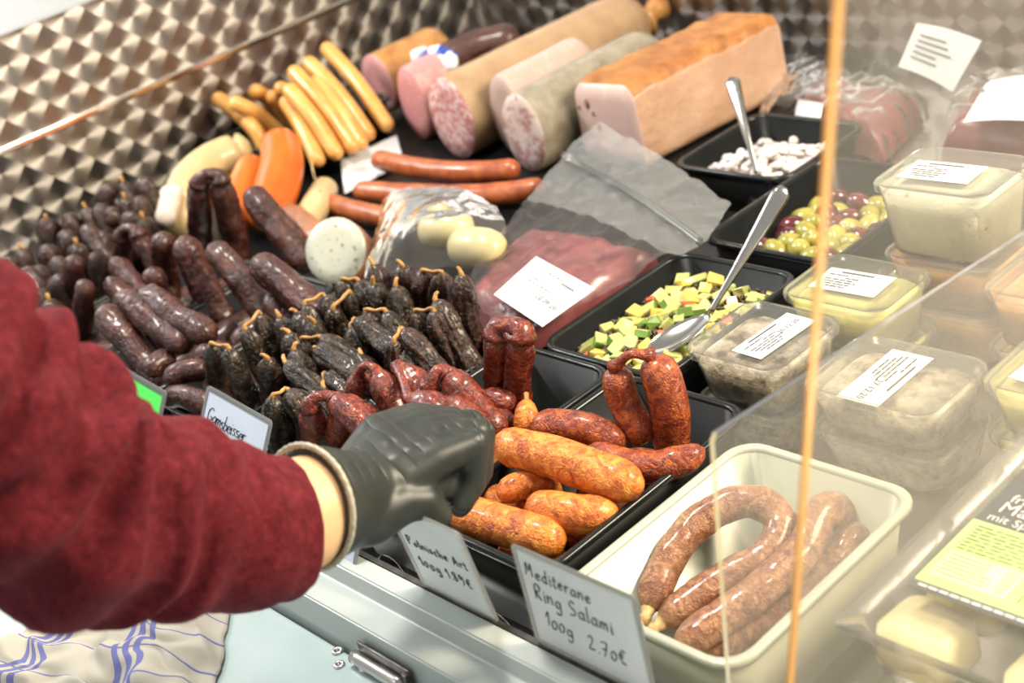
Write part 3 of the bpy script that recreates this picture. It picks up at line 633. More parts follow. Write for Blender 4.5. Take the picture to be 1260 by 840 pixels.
tag(bpy.data.objects['string'], 'pale string hanging beside the orange sausage', 'string')
thing_sausage('cooked_sausage', [W(350, 262, .085), W(372, 275, .085), W(395, 300, .085)], .020, M['tan_item'], 'matt brown sausage between orange sausage and white herb sausage', None, tips=(), n=18, seg=16)

# ------------------------------------------------------------------ long brown sausages
LS = dict(n=40, seg=18, lump=.03, ridge=.02, fine=.012)
thing_sausage('long_brown_sausage', [W(462, 196, .082), W(510, 206, .084), W(575, 212, .084), W(640, 208, .084)], .0165, M['longbrown'], 'long brown smoked sausage with bent end touching the brawn', None, tips=(), **LS)
thing_sausage('long_brown_sausage', [W(438, 235, .070), W(520, 240, .070), W(600, 240, .070), W(672, 230, .072)], .0170, M['longbrown'], 'longest brown smoked sausage running under the meat bag', None, tips=(), **LS)
thing_sausage('long_brown_sausage', [W(398, 248, .070), W(440, 260, .070), W(500, 272, .070)], .0160, M['longbrown'], 'brown smoked sausage ending above the white herb sausage', None, tips=(), **LS)

# ------------------------------------------------------------------ cold cuts
def cyl(name, fc, zc, rx, rz, length, casing, face, label, taper=True, parent_end=None, yaw=0.0, cat='sausage', squash=0.0, cx=None):
    """sausage loaf lying along y with the cut face towards the vendor; fc = pixel of face centre"""
    c = W(fc[0], fc[1], zc)
    if cx is not None: c.x = cx
    t = empty(name, (c.x, c.y + length/2, zc - rz), label, cat)
    n = 22; seg = 36; v = []; f = []; s0 = random.random() * 30
    for i in range(n):
        u = i / (n - 1); k = 1.0
        if taper and u > .8: k = math.sqrt(max(.05, 1 - ((u - .8) / .2) ** 2 * .9))
        if i == 0: k = .985
        for q in range(seg):
            a = 2*PI*q/seg; rr = k * (1 + .018 * noise.noise(Vector((math.cos(a)*1.5 + s0, math.sin(a)*1.5, u*5))))
            z_ = math.sin(a) * rz * rr
            if z_ < 0: z_ *= 1 - squash
            v.append((c.x + math.cos(a) * rx * rr + yaw * u * length, c.y + u * length, zc + z_))
    for i in range(n - 1):
        for q in range(seg): q2 = (q+1) % seg; f.append((i*seg+q, (i+1)*seg+q, (i+1)*seg+q2, i*seg+q2))
    f.append(tuple((n-1)*seg + q for q in range(seg)))
    obj('casing', v, f, casing, t)
    fv = []; ff = []
    for j, (k, dy) in enumerate(((.985, .0), (.97, -.0015), (.6, -.0025), (.25, -.003))):
        for q in range(seg):
            a = 2*PI*q/seg; z_ = math.sin(a) * rz * k
            if z_ < 0: z_ *= 1 - squash
            fv.append((c.x + math.cos(a) * rx * k, c.y + dy, zc + z_))
    for j in range(3):
        for q in range(seg): q2 = (q+1) % seg; ff.append((j*seg+q, j*seg+q2, (j+1)*seg+q2, (j+1)*seg+q))
    ff.append(tuple(3*seg + q for q in range(seg)))
    obj('cut_face', fv, ff, face, t)
    return t, c
cyl('ham', (466, 103), .115, .046, .056, .17, M['gold_skin'], M['ham_face'], 'pink ham piece with golden rind beside the wieners', cat='ham')
cyl('pink_sausage', (509, 127), .118, .035, .066, .10, M['lyon_face'], M['lyon_face'], 'narrow pink cold cut sausage between ham and salami')
t, c = cyl('salami', (560, 146), .120, .052, .070, .46, M['tan_skin'], M['salami_face'], 'large speckled salami with tan casing', yaw=.02, cx=-.748)
obj('tied_end', *tube([Vector((c.x + .009, c.y + .455, .12)), Vector((c.x + .01, c.y + .475, .125)), Vector((c.x + .011, c.y + .49, .13)), Vector((c.x + .011, c.y + .505, .13))], [.035, .016, .02, .024], 14), M['gold_skin'], t)
cyl('pale_sausage', (611, 140), .120, .034, .067, .20, M['white_face'], M['white_face'], 'pale pinkish sausage loaf between salami and brawn', cx=-.652)
cyl('brawn', (661, 166), .115, .044, .064, .32, M['grey_skin'], M['brawn_face'], 'grey brawn sausage with coarse meaty cut face', cx=-.570)
# printed packet and dark sausage behind
pk = empty('printed_packet', W(540, 75, .16), 'white and blue printed packet behind the salami', 'packet')
obj('wrap', *sphere(W(540, 74, .165), (.045, .02, .026), 18, 10, lambda d: .25 * nz(d, 60)), M['bluewrap'], pk)
c0 = W(540, 74, .165)
obj('crimped_end', *loft((c0.x - .05, c0.y), [(.012, .03, .003, c0.z - .02), (.014, .034, .003, c0.z), (.012, .03, .003, c0.z + .018)]), M['paper'], pk)
bx = W(545, 92, .06); bl = empty('dark_smoked_sausage', W(590, 60, .13), 'dark smoked sausage lying behind the large salami', 'sausage')
obj('casing', *sausage([W(520, 90, .15), W(585, 58, .165), W(640, 45, .165)], .028, n=24, seg=16), M['cbrown'], bl)
# baked meat loaf
x0, x1, zb, zt = -.505, -.381, .051, .176
ya, yb = .868, 1.175
lf = empty('meat_loaf', ((x0 + x1)/2, (ya + yb)/2, zb), 'large baked meat loaf with golden crust on top', 'meat loaf')
n = 26; seg = 40; v = []; f = []; fm = []
def loafsec(y, k):
    out = []
    for (x, z) in rrect(1, 1, .14, 9): out.append((x, z))
    return out
sec = loafsec(0, 1); m_ = len(sec)
for i in range(n):
    u = i / (n - 1); y = ya + (yb - ya) * u; e = 1 - .04 * (max(0, abs(u - .5) * 2 - .85) / .15) ** 2
    for (x, z) in sec:
        wz = .5 + z
        w = (x1 - x0) * (1.08 - .08 * wz) * e
        p = Vector(((x0 + x1)/2 - .008 + x * w + .03 * u, y, zb + (zt - zb) * wz * (e if wz > .5 else 1)))
        hump = .012 * math.cos(x * PI) * (wz > .85) + .004 * nz(p, 40) * (wz > .3)
        p.z += hump; p.x += .003 * nz(p, 30, 5); v.append(p)
for i in range(n - 1):
    for k in range(m_):
        k2 = (k+1) % m_; f.append((i*m_+k, (i+1)*m_+k, (i+1)*m_+k2, i*m_+k2)); zz = (sec[k][1] + sec[k2][1]) / 2; fm.append(0 if zz > .40 else 1)
f.append(tuple((n-1)*m_ + k for k in range(m_))); fm.append(1)
obj('baked_crust', v, f, None, lf, mats=[M['crust'], M['loaf_side']], fm=fm)
fv = []; ff = []
for j, (k, dy) in enumerate(((1.0, 0.0), (.985, -.002), (.6, -.003), (.2, -.003))):
    for q in range(m_):
        p = v[q]; cx = sum(a.x for a in v[:m_]) / m_; cz = sum(a.z for a in v[:m_]) / m_
        fv.append(Vector((cx + (p.x - cx) * k, ya + dy, cz + (p.z - cz) * k)))
for j in range(3):
    for q in range(m_): q2 = (q+1) % m_; ff.append((j*m_+q, j*m_+q2, (j+1)*m_+q2, (j+1)*m_+q))
ff.append(tuple(3*m_ + q for q in range(m_)))
obj('cut_face', fv, ff, M['loaf_face'], lf)
for (px, py, w) in ((722, 128, .010), (737, 156, .008), (712, 132, .004), (730, 140, .005)):
    p = WY(px, py, ya - .0035); obj('air_hole', *sphere(p, (w*.5, .0014, w*.8), 8, 5), M['tan_item'], lf)

# ------------------------------------------------------------------ herb sausage, pale sausages in film
hs = empty('herb_sausage', W(420, 340, .06), 'white herb sausage half with flecked cut face', 'sausage')
c = W(413, 308, .112); nrm = (CAM - c).normalized(); nrm = (nrm + Vector((-.25, -.15, .25))).normalized()
u_ = Vector((0, 0, 1)).cross(nrm).normalized(); w_ = nrm.cross(u_)
def disc(c, nrm, prof, ru, rv, seg=32):
    v = []; f = []
    for (k, d) in prof:
        for q in range(seg):
            a = 2*PI*q/seg; v.append(c + u_ * math.cos(a) * ru * k + w_ * math.sin(a) * rv * k + nrm * d)
    for j in range(len(prof) - 1):
        for q in range(seg): q2 = (q+1) % seg; f.append((j*seg+q, j*seg+q2, (j+1)*seg+q2, (j+1)*seg+q))
    f.append(tuple((len(prof)-1)*seg + q for q in range(seg)))
    return v, f
obj('casing', *disc(c, nrm, [(.3, -.11), (.7, -.10), (.92, -.07), (1, -.03), (1.0, 0)], .043, .046), M['tan_item'], hs)
obj('cut_face', *disc(c, nrm, [(.995, .0003), (.975, .002), (.6, .003), (.2, .003)], .043, .046), M['herb_white'], hs)
GW = 'pale yellow sausages in clear film'
for k, (a, c2) in enumerate((((482, 262), (555, 262)), ((520, 285), (585, 282)), ((560, 302), (625, 312)))):
    thing_sausage('pale_yellow_sausage', [W(*a, .118 - .008*k), W((a[0]+c2[0])/2, (a[1]+c2[1])/2 - 2, .124 - .008*k), W(*c2, .114 - .008*k)], .0265, M['weiss'],
                  ('pale yellow sausage in film behind the white herb sausage', 'pale yellow sausage in film nearest the meat bag', 'greyish end of pale sausage in film under the meat bag')[k], None, tips=(), n=20, seg=16, lump=.03, ridge=.02)
def sheet(name, rows, mat, parent=None, nu=40, nv=40, wr=.004, ws=30, thick=.0008, label=None, cat=None, post=None, seed=0.0):
    """crumpled film through a grid of control points (rows of equal length)"""
    cols = [catmull(r, nu) for r in rows]; v = []; f = []
    G = [catmull([cols[j][i] for j in range(len(rows))], nv) for i in range(nu)]
    for i in range(nu):
        for j in range(nv):
            p = G[i][j].copy(); p.z += wr * (noise.noise(Vector((p.x*ws + seed, p.y*ws*.6, seed))) + .5 * noise.noise(Vector((p.x*ws*2.6, p.y*ws*2.1, seed + 4))))
            if post: p = post(p, i/(nu-1), j/(nv-1))
            v.append(p)
    for i in range(nu - 1):
        for j in range(nv - 1): f.append((i*nv+j, (i+1)*nv+j, (i+1)*nv+j+1, i*nv+j+1))
    o = obj(name, v, f, mat, parent)
    if label: tag(o, label, cat)
    return o
sheet('clear_film_wrap', [[W(462, 285, .10), W(480, 238, .152), W(560, 230, .160), W(612, 256, .145)], [W(452, 315, .10), W(500, 280, .158), W(570, 276, .156), W(622, 284, .135)], [W(448, 342, .09), W(500, 335, .11), W(560, 330, .10), W(596, 330, .095)]],
      M['film2'], wr=.005, ws=40, label='clear crinkled film wrapped over the pale yellow sausages', cat='film')

# ------------------------------------------------------------------ bag of raw meat
mb = empty('meat_bag', W(700, 330, .05), 'clear zip bag of raw pink meat with white label', 'meat bag')
ROW = [[W(572, 352, .098), W(600, 380, .098), W(624, 408, .098)], [W(612, 300, .102), W(665, 340, .108), W(712, 360, .098)], [W(650, 272, .100), W(720, 275, .112), W(812, 298, .098)]]
def meatpost(p, a, b_):
    edge = min(a, 1 - a, b_, 1 - b_); k = min(1, edge / .12)
    p.z -= (1 - math.sqrt(max(0, 1 - (1 - k) ** 2))) * .040; p.z -= .004
    return p
sheet('meat', ROW, M['liver'], mb, 44, 44, .006, 26, post=meatpost, seed=2.0)
RF = [[W(566, 356, .088), W(600, 388, .10), W(632, 418, .102)], [W(608, 298, .106), W(665, 342, .115), W(728, 369, .106)], [W(648, 245, .115), W(720, 265, .124), W(822, 312, .107)],
      [W(693, 190, .128), W(770, 230, .128), W(862, 303, .112)], [W(735, 150, .140), W(810, 190, .130), W(900, 252, .110)]]
sheet('bag_film', RF[:3], M['film'], mb, 60, 50, .006, 38, seed=9.0)
sheet('bag_film_top', RF[2:], M['bagfilm'], mb, 60, 40, .006, 38, seed=9.0)
zp = [W(692, 192, .133), W(730, 212, .132), W(775, 238, .132), W(825, 272, .124), W(862, 300, .117)]
obj('zip', *tube(catmull(zp, 30), [.0032] * 30, 8), M['lid'], mb)
obj('zip', *tube([p + Vector((-.004, .007, .001)) for p in catmull(zp, 30)], [.0026] * 30, 8), M['lid'], mb)
# paper label on the bag, following it
lab4 = [W(660, 317, .1205), W(733, 357, .1135), W(668, 404, .1105), W(608, 364, .1125)]
def lab_pt(s, t_):
    a = lab4[3].lerp(lab4[2], s); b2 = lab4[0].lerp(lab4[1], s); p = a.lerp(b2, t_)
    p = p + Vector((0, 0, .002 + .006 * math.sin(PI * t_) * math.sin(PI * s) * .6)); return p
v = [lab_pt(i/10, j/10) for i in range(11) for j in range(11)]; f = [(i*11+j, (i+1)*11+j, (i+1)*11+j+1, i*11+j+1) for i in range(10) for j in range(10)]
la = obj('label', v, f, M['paper'], mb)
_fc = {}
def text_verts(body, size):
    k = (body, size)
    if k not in _fc:
        cu = bpy.data.curves.new('text', 'FONT'); cu.body = body; cu.size = size; cu.resolution_u = 2
        o = bpy.data.objects.new('text_tmp', cu); COL.objects.link(o)
        me = o.to_mesh(); _fc[k] = ([v.co.copy() for v in me.vertices], [tuple(p.vertices) for p in me.polygons]); o.to_mesh_clear()
        bpy.data.objects.remove(o); bpy.data.curves.remove(cu)
    return _fc[k]
def text_on(name, body, size, org, ex, ey, mat, parent, up=None):
    ex = Vector(ex).normalized(); ey = Vector(ey); ey = (ey - ex * ey.dot(ex)).normalized(); nn = ex.cross(ey)
    v, f = text_verts(body, size); org = Vector(org)
    return obj(name, [org + ex * a.x + ey * a.y + nn * .0004 for a in v], f, mat, parent, smooth=False)
def bar_on(mb_, org, ex, ey, x, y, w, h):
    ex = Vector(ex).normalized(); ey = Vector(ey).normalized(); nn = ex.cross(ey); o = Vector(org)
    q = [o + ex * a + ey * c_ + nn * .0004 for a, c_ in ((x, y), (x + w, y), (x + w, y + h), (x, y + h))]
    mb_.add(q, [(0, 1, 2, 3)])
mk = MB()
def lab_bar(s0, s1, t0, t1, m=mk):
    N = 6
    for k in range(N):
        a = s0 + (s1 - s0) * k / N; c_ = s0 + (s1 - s0) * (k + .72) / N
        m.add([lab_pt(a, t0) + Vector((0, 0, .0014)), lab_pt(c_, t0) + Vector((0, 0, .0014)), lab_pt(c_, t1) + Vector((0, 0, .0014)), lab_pt(a, t1) + Vector((0, 0, .0014))], [(0, 1, 2, 3)])
# print runs along the short fold of the label
for (t0, s0, s1, th) in ((.80, .26, .66, .018), (.68, .28, .42, .018), (.58, .26, .46, .02), (.50, .26, .72, .016), (.74, .66, .86, .035)): lab_bar(s0, s1, t0, t0 + th)
mk.obj('print', M['grey_ink'], la)
e_x = lab_pt(.9, .35) - lab_pt(.5, .35); e_y = lab_pt(.7, .6) - lab_pt(.7, .3)
tv, tf = text_verts('20.09.20', 1.0); tw_ = max(a.x for a in tv)
obj('date_print', [lab_pt(.56 + .36 * a.x / tw_, .30 + .13 * a.y) + Vector((0, 0, .0016)) for a in tv], tf, M['ink'], la, smooth=False)

# ------------------------------------------------------------------ spoons
def spoon(name, bowl, neck, end, label, bw=.020):
    bowl, neck, end = Vector(bowl), Vector(neck), Vector(end)
    t = empty(name, bowl, label, 'spoon')
    ax = (end - neck).normalized(); side = ax.cross((CAM - end).normalized()).normalized(); up = side.cross(ax)
    v = []; f = []; n = 24
    for i in range(n):
        u = i / (n - 1); p = neck.lerp(end, u) + up * .004 * math.sin(u * PI)
        w = .0035 + .0075 * (max(0, u - .15) / .85) ** 1.2
        if u > .93: w *= math.sqrt(max(.05, 1 - ((u - .93) / .075) ** 2))
        for a, b_ in ((-1, .2), (-.6, 1), (.6, 1), (1, .2), (.6, -.6), (-.6, -.6)): v.append(p + side * w * a + up * .0014 * b_)
    for i in range(n - 1):
        for k in range(6): k2 = (k+1) % 6; f.append((i*6+k, i*6+k2, (i+1)*6+k2, (i+1)*6+k))
    f.append((5, 4, 3, 2, 1, 0)); f.append(tuple((n-1)*6 + k for k in range(6)))
    obj('handle', v, f, M['metal'], t)
    bx_ = (neck - bowl).normalized(); sd = bx_.cross(Vector((0, 0, 1))).normalized(); up2 = sd.cross(bx_)
    Lb = (neck - bowl).length; v = []; f = []
    for sgn in (0, 1):
        for i in range(7):
            r = i / 6
            for k in range(24):
                a = 2*PI*k/24; x = math.cos(a) * r * Lb; y = math.sin(a) * r * bw * (1 - .18 * math.cos(a) * r)
                v.append(bowl + bx_ * x + sd * y + up2 * ((r*r - 1) * .007 - sgn * .0012))
    for sgn in (0, 1):
        o_ = sgn * 7 * 24
        for i in range(6):
            for k in range(24):
                k2 = (k+1) % 24; q = (o_+i*24+k, o_+i*24+k2, o_+(i+1)*24+k2, o_+(i+1)*24+k); f.append(q if sgn else q[::-1])
    for k in range(24): k2 = (k+1) % 24; f.append((6*24+k, 6*24+k2, 13*24+k2, 13*24+k))
    obj('bowl', v, f, M['metal'], t)
    return t
spoon('serving_spoon', W(836, 410, .092), W(873, 386, .100), W(966, 230, .205), 'steel serving spoon in the courgette and lentil salad', .021)
spoon('serving_spoon', W(934, 238, .068), W(931, 214, .080), W(900, 95, .185), 'steel spoon standing in the pale onion salad', .016)

# ------------------------------------------------------------------ courgette and lentil salad
def clampin(p, x0, x1, y0, y1): return x0 < p.x < x1 and y0 < p.y < y1
le = MB(); rnd = random.Random(3)
lv, lf_ = sphere((0, 0, 0), (.0026, .0026, .0016), 6, 4)
def salad_z(x, y): return .074 + .010 * noise.noise(Vector((x*22, y*22, 1.0)))
for k in range(3600):
    x = rnd.uniform(-.068, .081); y = rnd.uniform(.364, .575); z = salad_z(x, y) + rnd.uniform(-.002, .003)
    R_ = Matrix.Rotation(rnd.uniform(0, 6), 3, 'X') @ Matrix.Rotation(rnd.uniform(0, 6), 3, 'Y')
    le.add([R_ @ a + Vector((x, y, z)) for a in lv], lf_)
g = MB(); N = 14
for i in range(N):
    for j in range(N): g.v.append(Vector((-.069 + .151 * i/(N-1), .363 + .213 * j/(N-1), salad_z(-.069 + .151 * i/(N-1), .363 + .213 * j/(N-1)) - .003)))
g.f = [(i*N+j, (i+1)*N+j, (i+1)*N+j+1, i*N+j+1) for i in range(N-1) for j in range(N-1)]; g.m = [0] * len(g.f)
le.add(g.v, g.f)
tag(le.obj('lentils', M['lentil'], smooth=True), 'dark lentils mixed through the courgette salad', 'lentils', kind='stuff')
def chunk_mesh(name, kind, s):
    b_ = bmesh.new(); bmesh.ops.create_cube(b_, size=1.0)
    rr = random.Random(s)
    for v_ in b_.verts:
        v_.co += Vector((rr.uniform(-.16, .16), rr.uniform(-.16, .16), rr.uniform(-.12, .12)))
        v_.co.x *= 1.25 if kind == 'zuc' else 1.0; v_.co.z *= .62
    bmesh.ops.bevel(b_, geom=list(b_.edges), offset=.06, segments=1, affect='EDGES')
    me = bpy.data.meshes.new(name)
    b_.to_mesh(me); b_.free()
    mt = {'zuc': (M['zuc'], M['zskin']), 'yel': (M['yel'], M['yel']), 'pep': (M['pepper'], M['pepper'])}[kind]
    for q in mt: me.materials.append(q)
    for p in me.polygons:
        p.use_smooth = False
        if kind == 'zuc' and p.normal.x > .55 or (kind == 'zuc' and s % 2 and p.normal.y > .6): p.material_index = 1
    return me
CM = {k: [chunk_mesh('salad_piece', k, i) for i in range(4)] for k in ('zuc', 'yel', 'pep')}
pts = []
tries = 0
while len(pts) < 88 and tries < 6000:
    tries += 1
    p = (rnd.uniform(-.063, .076), rnd.uniform(.369, .570))
    if all((p[0]-q[0])**2 + (p[1]-q[1])**2 > .0142**2 for q in pts): pts.append(p)
for k, (x, y) in enumerate(pts):
    kind = 'pep' if k % 11 == 3 else ('yel' if k % 4 == 1 else 'zuc')
    o = bpy.data.objects.new({'zuc': 'courgette_piece', 'yel': 'yellow_pepper_piece', 'pep': 'red_pepper_piece'}[kind], CM[kind][k % 4]); COL.objects.link(o)
    s = rnd.uniform(.0115, .0170) * (.85 if kind == 'pep' else 1)
    o.scale = (s, s, s); o.location = (x, y, salad_z(x, y) + s * .24); o.rotation_euler = (rnd.uniform(-.5, .5), rnd.uniform(-.5, .5), rnd.uniform(0, 6.3))
    tag(o, {'zuc': 'diced courgette piece with green skin in the salad tray', 'yel': 'yellow diced pepper piece in the lentil salad', 'pep': 'red diced pepper piece in the lentil salad'}[kind],
        {'zuc': 'courgette', 'yel': 'pepper', 'pep': 'pepper'}[kind], {'zuc': 'courgette pieces in the salad', 'yel': 'yellow pepper pieces in the salad', 'pep': 'red pepper pieces in the salad'}[kind])

# ------------------------------------------------------------------ olives
def olive_mesh(mat, s):
    v, f = sphere((0, 0, 0), (.0105, .0105, .0145), 14, 10, lambda d: .04 * nz(d, 120, s))
    for a in v:
        if a.z > .0138: a.z -= .0028
    me = bpy.data.meshes.new('olive'); me.from_pydata([tuple(a) for a in v], [], f); me.materials.append(mat)
    me.polygons.foreach_set('use_smooth', [True] * len(f)); return me
OM = [olive_mesh(M['olive_g'], 1), olive_mesh(M['olive_p'], 4)]
op = []; tries = 0
while len(op) < 46 and tries < 4000:
    tries += 1; p = (rnd.uniform(-.058, .088), rnd.uniform(.648, .852))
    if all((p[0]-q[0])**2 + (p[1]-q[1])**2 > .0255**2 for q in op): op.append(p)
op2 = [p for p in op]
for lay, z0 in ((0, .034), (1, .060)):
    for k, (x, y) in enumerate(op2):
        if lay: x, y = x * .86 + .006, y * .86 + .105
        kd = 1 if (k * 7 + lay * 3) % 5 in (1, 3) else 0
        o = bpy.data.objects.new('purple_olive' if kd else 'green_olive', OM[kd]); COL.objects.link(o)
        o.location = (x, y, z0 + rnd.uniform(-.003, .004)); o.rotation_euler = (rnd.uniform(.9, 2.2), rnd.uniform(-.4, .4), rnd.uniform(0, 6.3)); s = rnd.uniform(1.15, 1.42); o.scale = (s, s, s)
        tag(o, 'shiny purple olive in the black olive tray' if kd else 'shiny green olive in the black olive tray', 'olive', 'purple olives in the tray' if kd else 'green olives in the tray')

# ------------------------------------------------------------------ onion salad
on_ = MB()
for k in range(150):
    x = rnd.uniform(-.248, -.112); y = rnd.uniform(.825, .96); z = .062 + rnd.uniform(0, .014) + .016 * math.exp(-((x + .19)**2 + (y - .87)**2) / .002)
    v, f = sphere((0, 0, 0), (rnd.uniform(.007, .013), rnd.uniform(.005, .009), rnd.uniform(.003, .006)), 8, 6, lambda d: .3 * nz(d, 150, k))
    R_ = Matrix.Rotation(rnd.uniform(0, 6), 3, 'Z') @ Matrix.Rotation(rnd.uniform(-.6, .6), 3, 'Y'); on_.add([R_ @ a + Vector((x, y, z)) for a in v], f)
on_.add(*loft((-.18, .8925), [(.13, .13, .02, .006), (.155, .155, .02, .066)]))
tag(on_.obj('onion_salad', M['onion'], smooth=True), 'pale pinkish chopped onion salad in the black tray', 'salad', kind='stuff')

# ------------------------------------------------------------------ plastic tubs
def tub(x0, x1, y0, y1, zb, zt, fill, label, lab=None, textdir='x', rr=.022, name='plastic_tub', head=''):
    c = ((x0+x1)/2, (y0+y1)/2); w, d = x1-x0, y1-y0; h = zt - zb
    t = empty(name, (c[0], c[1], zb), label, 'tub')
    wb, db = w - .026, d - .026; wt, dt = w - .010, d - .010
    obj('body', *loft(c, [(wb, db, rr, zb), (wb + .004, db + .004, rr, zb + .004), (wt, dt, rr, zt - .010), (wt + .002, dt + .002, rr, zt - .006)], True, False), M['tub'], t)
    v, f = loft(c, [(wb - .004, db - .004, rr, zb + .002), (wb, db, rr, zb + .006), (wt - .005, dt - .005, rr, zt - .017), (wt - .016, dt - .016, rr, zt - .011), (wt * .55, dt * .55, rr*.6, zt - .0085)], True, True)
    for a in v:
        if a.z > zt - .02: a.z += .003 * nz(a, 60, 3)
    obj('filling', v, f, fill, t)
    l = obj('lid', *loft(c, [(w - .004, d - .004, rr, zt - .0085), (w, d, rr + .002, zt - .0075), (w, d, rr + .002, zt - .001), (w - .002, d - .002, rr + .001, zt), (w - .010, d - .010, rr - .003, zt), (w - .013, d - .013, rr - .004, zt - .003), (w * .5, d * .5, .01, zt - .003)], False, True), M['lid'], t)
    if lab:
        (lx, ly, lw, ld, rot) = lab   # centre offset, size along text, across text, rotation
        ex = Vector((math.cos(rot), math.sin(rot), 0)); ey = Vector((-math.sin(rot), math.cos(rot), 0)); o0 = Vector((c[0] + lx, c[1] + ly, zt - .0022)) - ex * lw/2 - ey * ld/2
        q = [o0, o0 + ex*lw, o0 + ex*lw + ey*ld, o0 + ey*ld]
        obj('label', q + [a + Vector((0, 0, .0005)) for a in q], [(3, 2, 1, 0), (4, 5, 6, 7), (0, 1, 5, 4), (1, 2, 6, 5), (2, 3, 7, 6), (3, 0, 4, 7)], M['paper'], l, smooth=False)
        o1 = o0 + Vector((0, 0, .0006)); mk = MB()
        bar_on(mk, o1, ex, ey, lw*.22, ld*.82, lw*.5, ld*.055)
        for r_, (a, b2) in enumerate(((.08, .30), (.36, .22), (.08, .44), (.10, .50), (.14, .40), (.20, .30))):
            yy = ld * (.68 - r_ * .105)
            xx = lw * a; rest = lw * b2
            while rest > 0:
                w_ = min(rest, rnd.uniform(.05, .14) * lw); bar_on(mk, o1, ex, ey, xx, yy, w_ * .86, ld * .042); xx += w_; rest -= w_
        mk.obj('print', M['grey_ink'], l)
        if head: text_on('date_print', head, ld * .24, o1 + ex * lw * .56 + ey * ld * .40, ex, ey, M['ink'], l)
    return t
H = PI/2
tub(.100, .222, .380, .500, .001, .060, M['spread'], 'lower tub of meaty spread beneath the sausage spread tub by the spoon')
tub(.098, .222, .378, .498, .061, .118, M['spread'], 'tub of meaty spread with dated label beside the serving spoon', (.010, .006, .085, .038, H - .06), head='20.12.20')
tub(.228, .375, .398, .512, .001, .048, M['spread'], 'lower wide tub of meaty spread behind the white tray')
tub(.226, .374, .396, .511, .049, .098, M['spread'], 'wide tub of meaty spread with reversed label behind the white tray', (-.006, -.006, .095, .045, -H), head='27.12.20')
tub(.122, .252, .512, .618, .001, .061, M['spread_yellow'], 'lower tub of yellow salad under the labelled one')
tub(.120, .252, .510, .616, .062, .120, M['spread_yellow'], 'tub of yellow salad with white label on its clear lid', (-.006, .002, .078, .045, .04), head='')
tub(.168, .304, .626, .736, .001, .060, M['spread_orange'], 'lower orange salad tub under the cream cheese tub')
tub(.168, .304, .626, .736, .061, .118, M['spread_orange'], 'orange salad tub directly under the cream cheese tub')
tub(.166, .304, .624, .736, .119, .200, M['spread_cream'], 'deep tub of herbed cream cheese with label on top', (-.012, .0, .080, .044, .04), head='')
tub(.312, .440, .580, .700, .001, .060, M['spread_orange'], 'lower orange salad tub beside the cream cheese stack')
tub(.312, .440, .580, .700, .061, .125, M['spread_orange'], 'upper orange salad tub beside the cream cheese stack')
tub(.382, .520, .455, .568, .001, .052, M['spread_yellow'], 'lower yellow salad tub beside the wide spread tubs')
tub(.382, .520, .455, .568, .053, .106, M['spread_yellow'], 'yellow salad tub with slanted label beside the wide spread tubs', (-.008, -.012, .080, .045, -.1), head='')
tub(.120, .166, .640, .735, .001, .045, M['spread_cream'], 'small low tub of cream spread beside the olive tray', rr=.014)

# ------------------------------------------------------------------ ring salamis
def ringsal(pts, r, label, knots=True):
    P = [W(*p) for p in pts]; t = empty('ring_salami', (sum(p.x for p in P)/len(P), sum(p.y for p in P)/len(P), min(p.z for p in P) - r), label, 'salami')
    obj('casing', *sausage(P, r, n=70, seg=20, lump=.06, ridge=.035, fine=.025, e0=1.6, e1=1.6), M['ring'], t)
    if knots:
        for e, g in ((0, 1), (-1, -2)):
            d = (P[e] - P[g]).normalized()
            k = obj('string_knot', *tube([P[e] - d*.004, P[e] + d*.003, P[e] + d*.006, P[e] + d*.012], [.0075, .0045, .006, .0035], 9), M['string'], t)
    return t
ringsal([(1052, 640, .062), (1046, 668, .05), (1000, 725, .035), (930, 765, .026), (862, 808, .024)], .0150, 'ring salami at the tray bottom against the pane', False)
ringsal([(797, 752, .044), (818, 696, .062), (853, 648, .076), (905, 618, .084), (945, 624, .080), (962, 652, .068), (938, 688, .058), (880, 720, .050), (812, 768, .040)], .0152, 'curled ring salami lying topmost in the white tray')
t = ringsal([(832, 798, .046), (880, 765, .052), (940, 722, .060), (988, 676, .068), (1010, 632, .078), (1030, 630, .068), (1044, 660, .05)], .0155, 'ring salami beside the pane with pointed fold')
s0 = W(800, 788, .045)
obj('string_loop', *tube(catmull([W(786, 765, .05), W(795, 785, .046), W(815, 796, .046), W(833, 800, .05)], 16), [.0034] * 16, 8), M['string'], t)

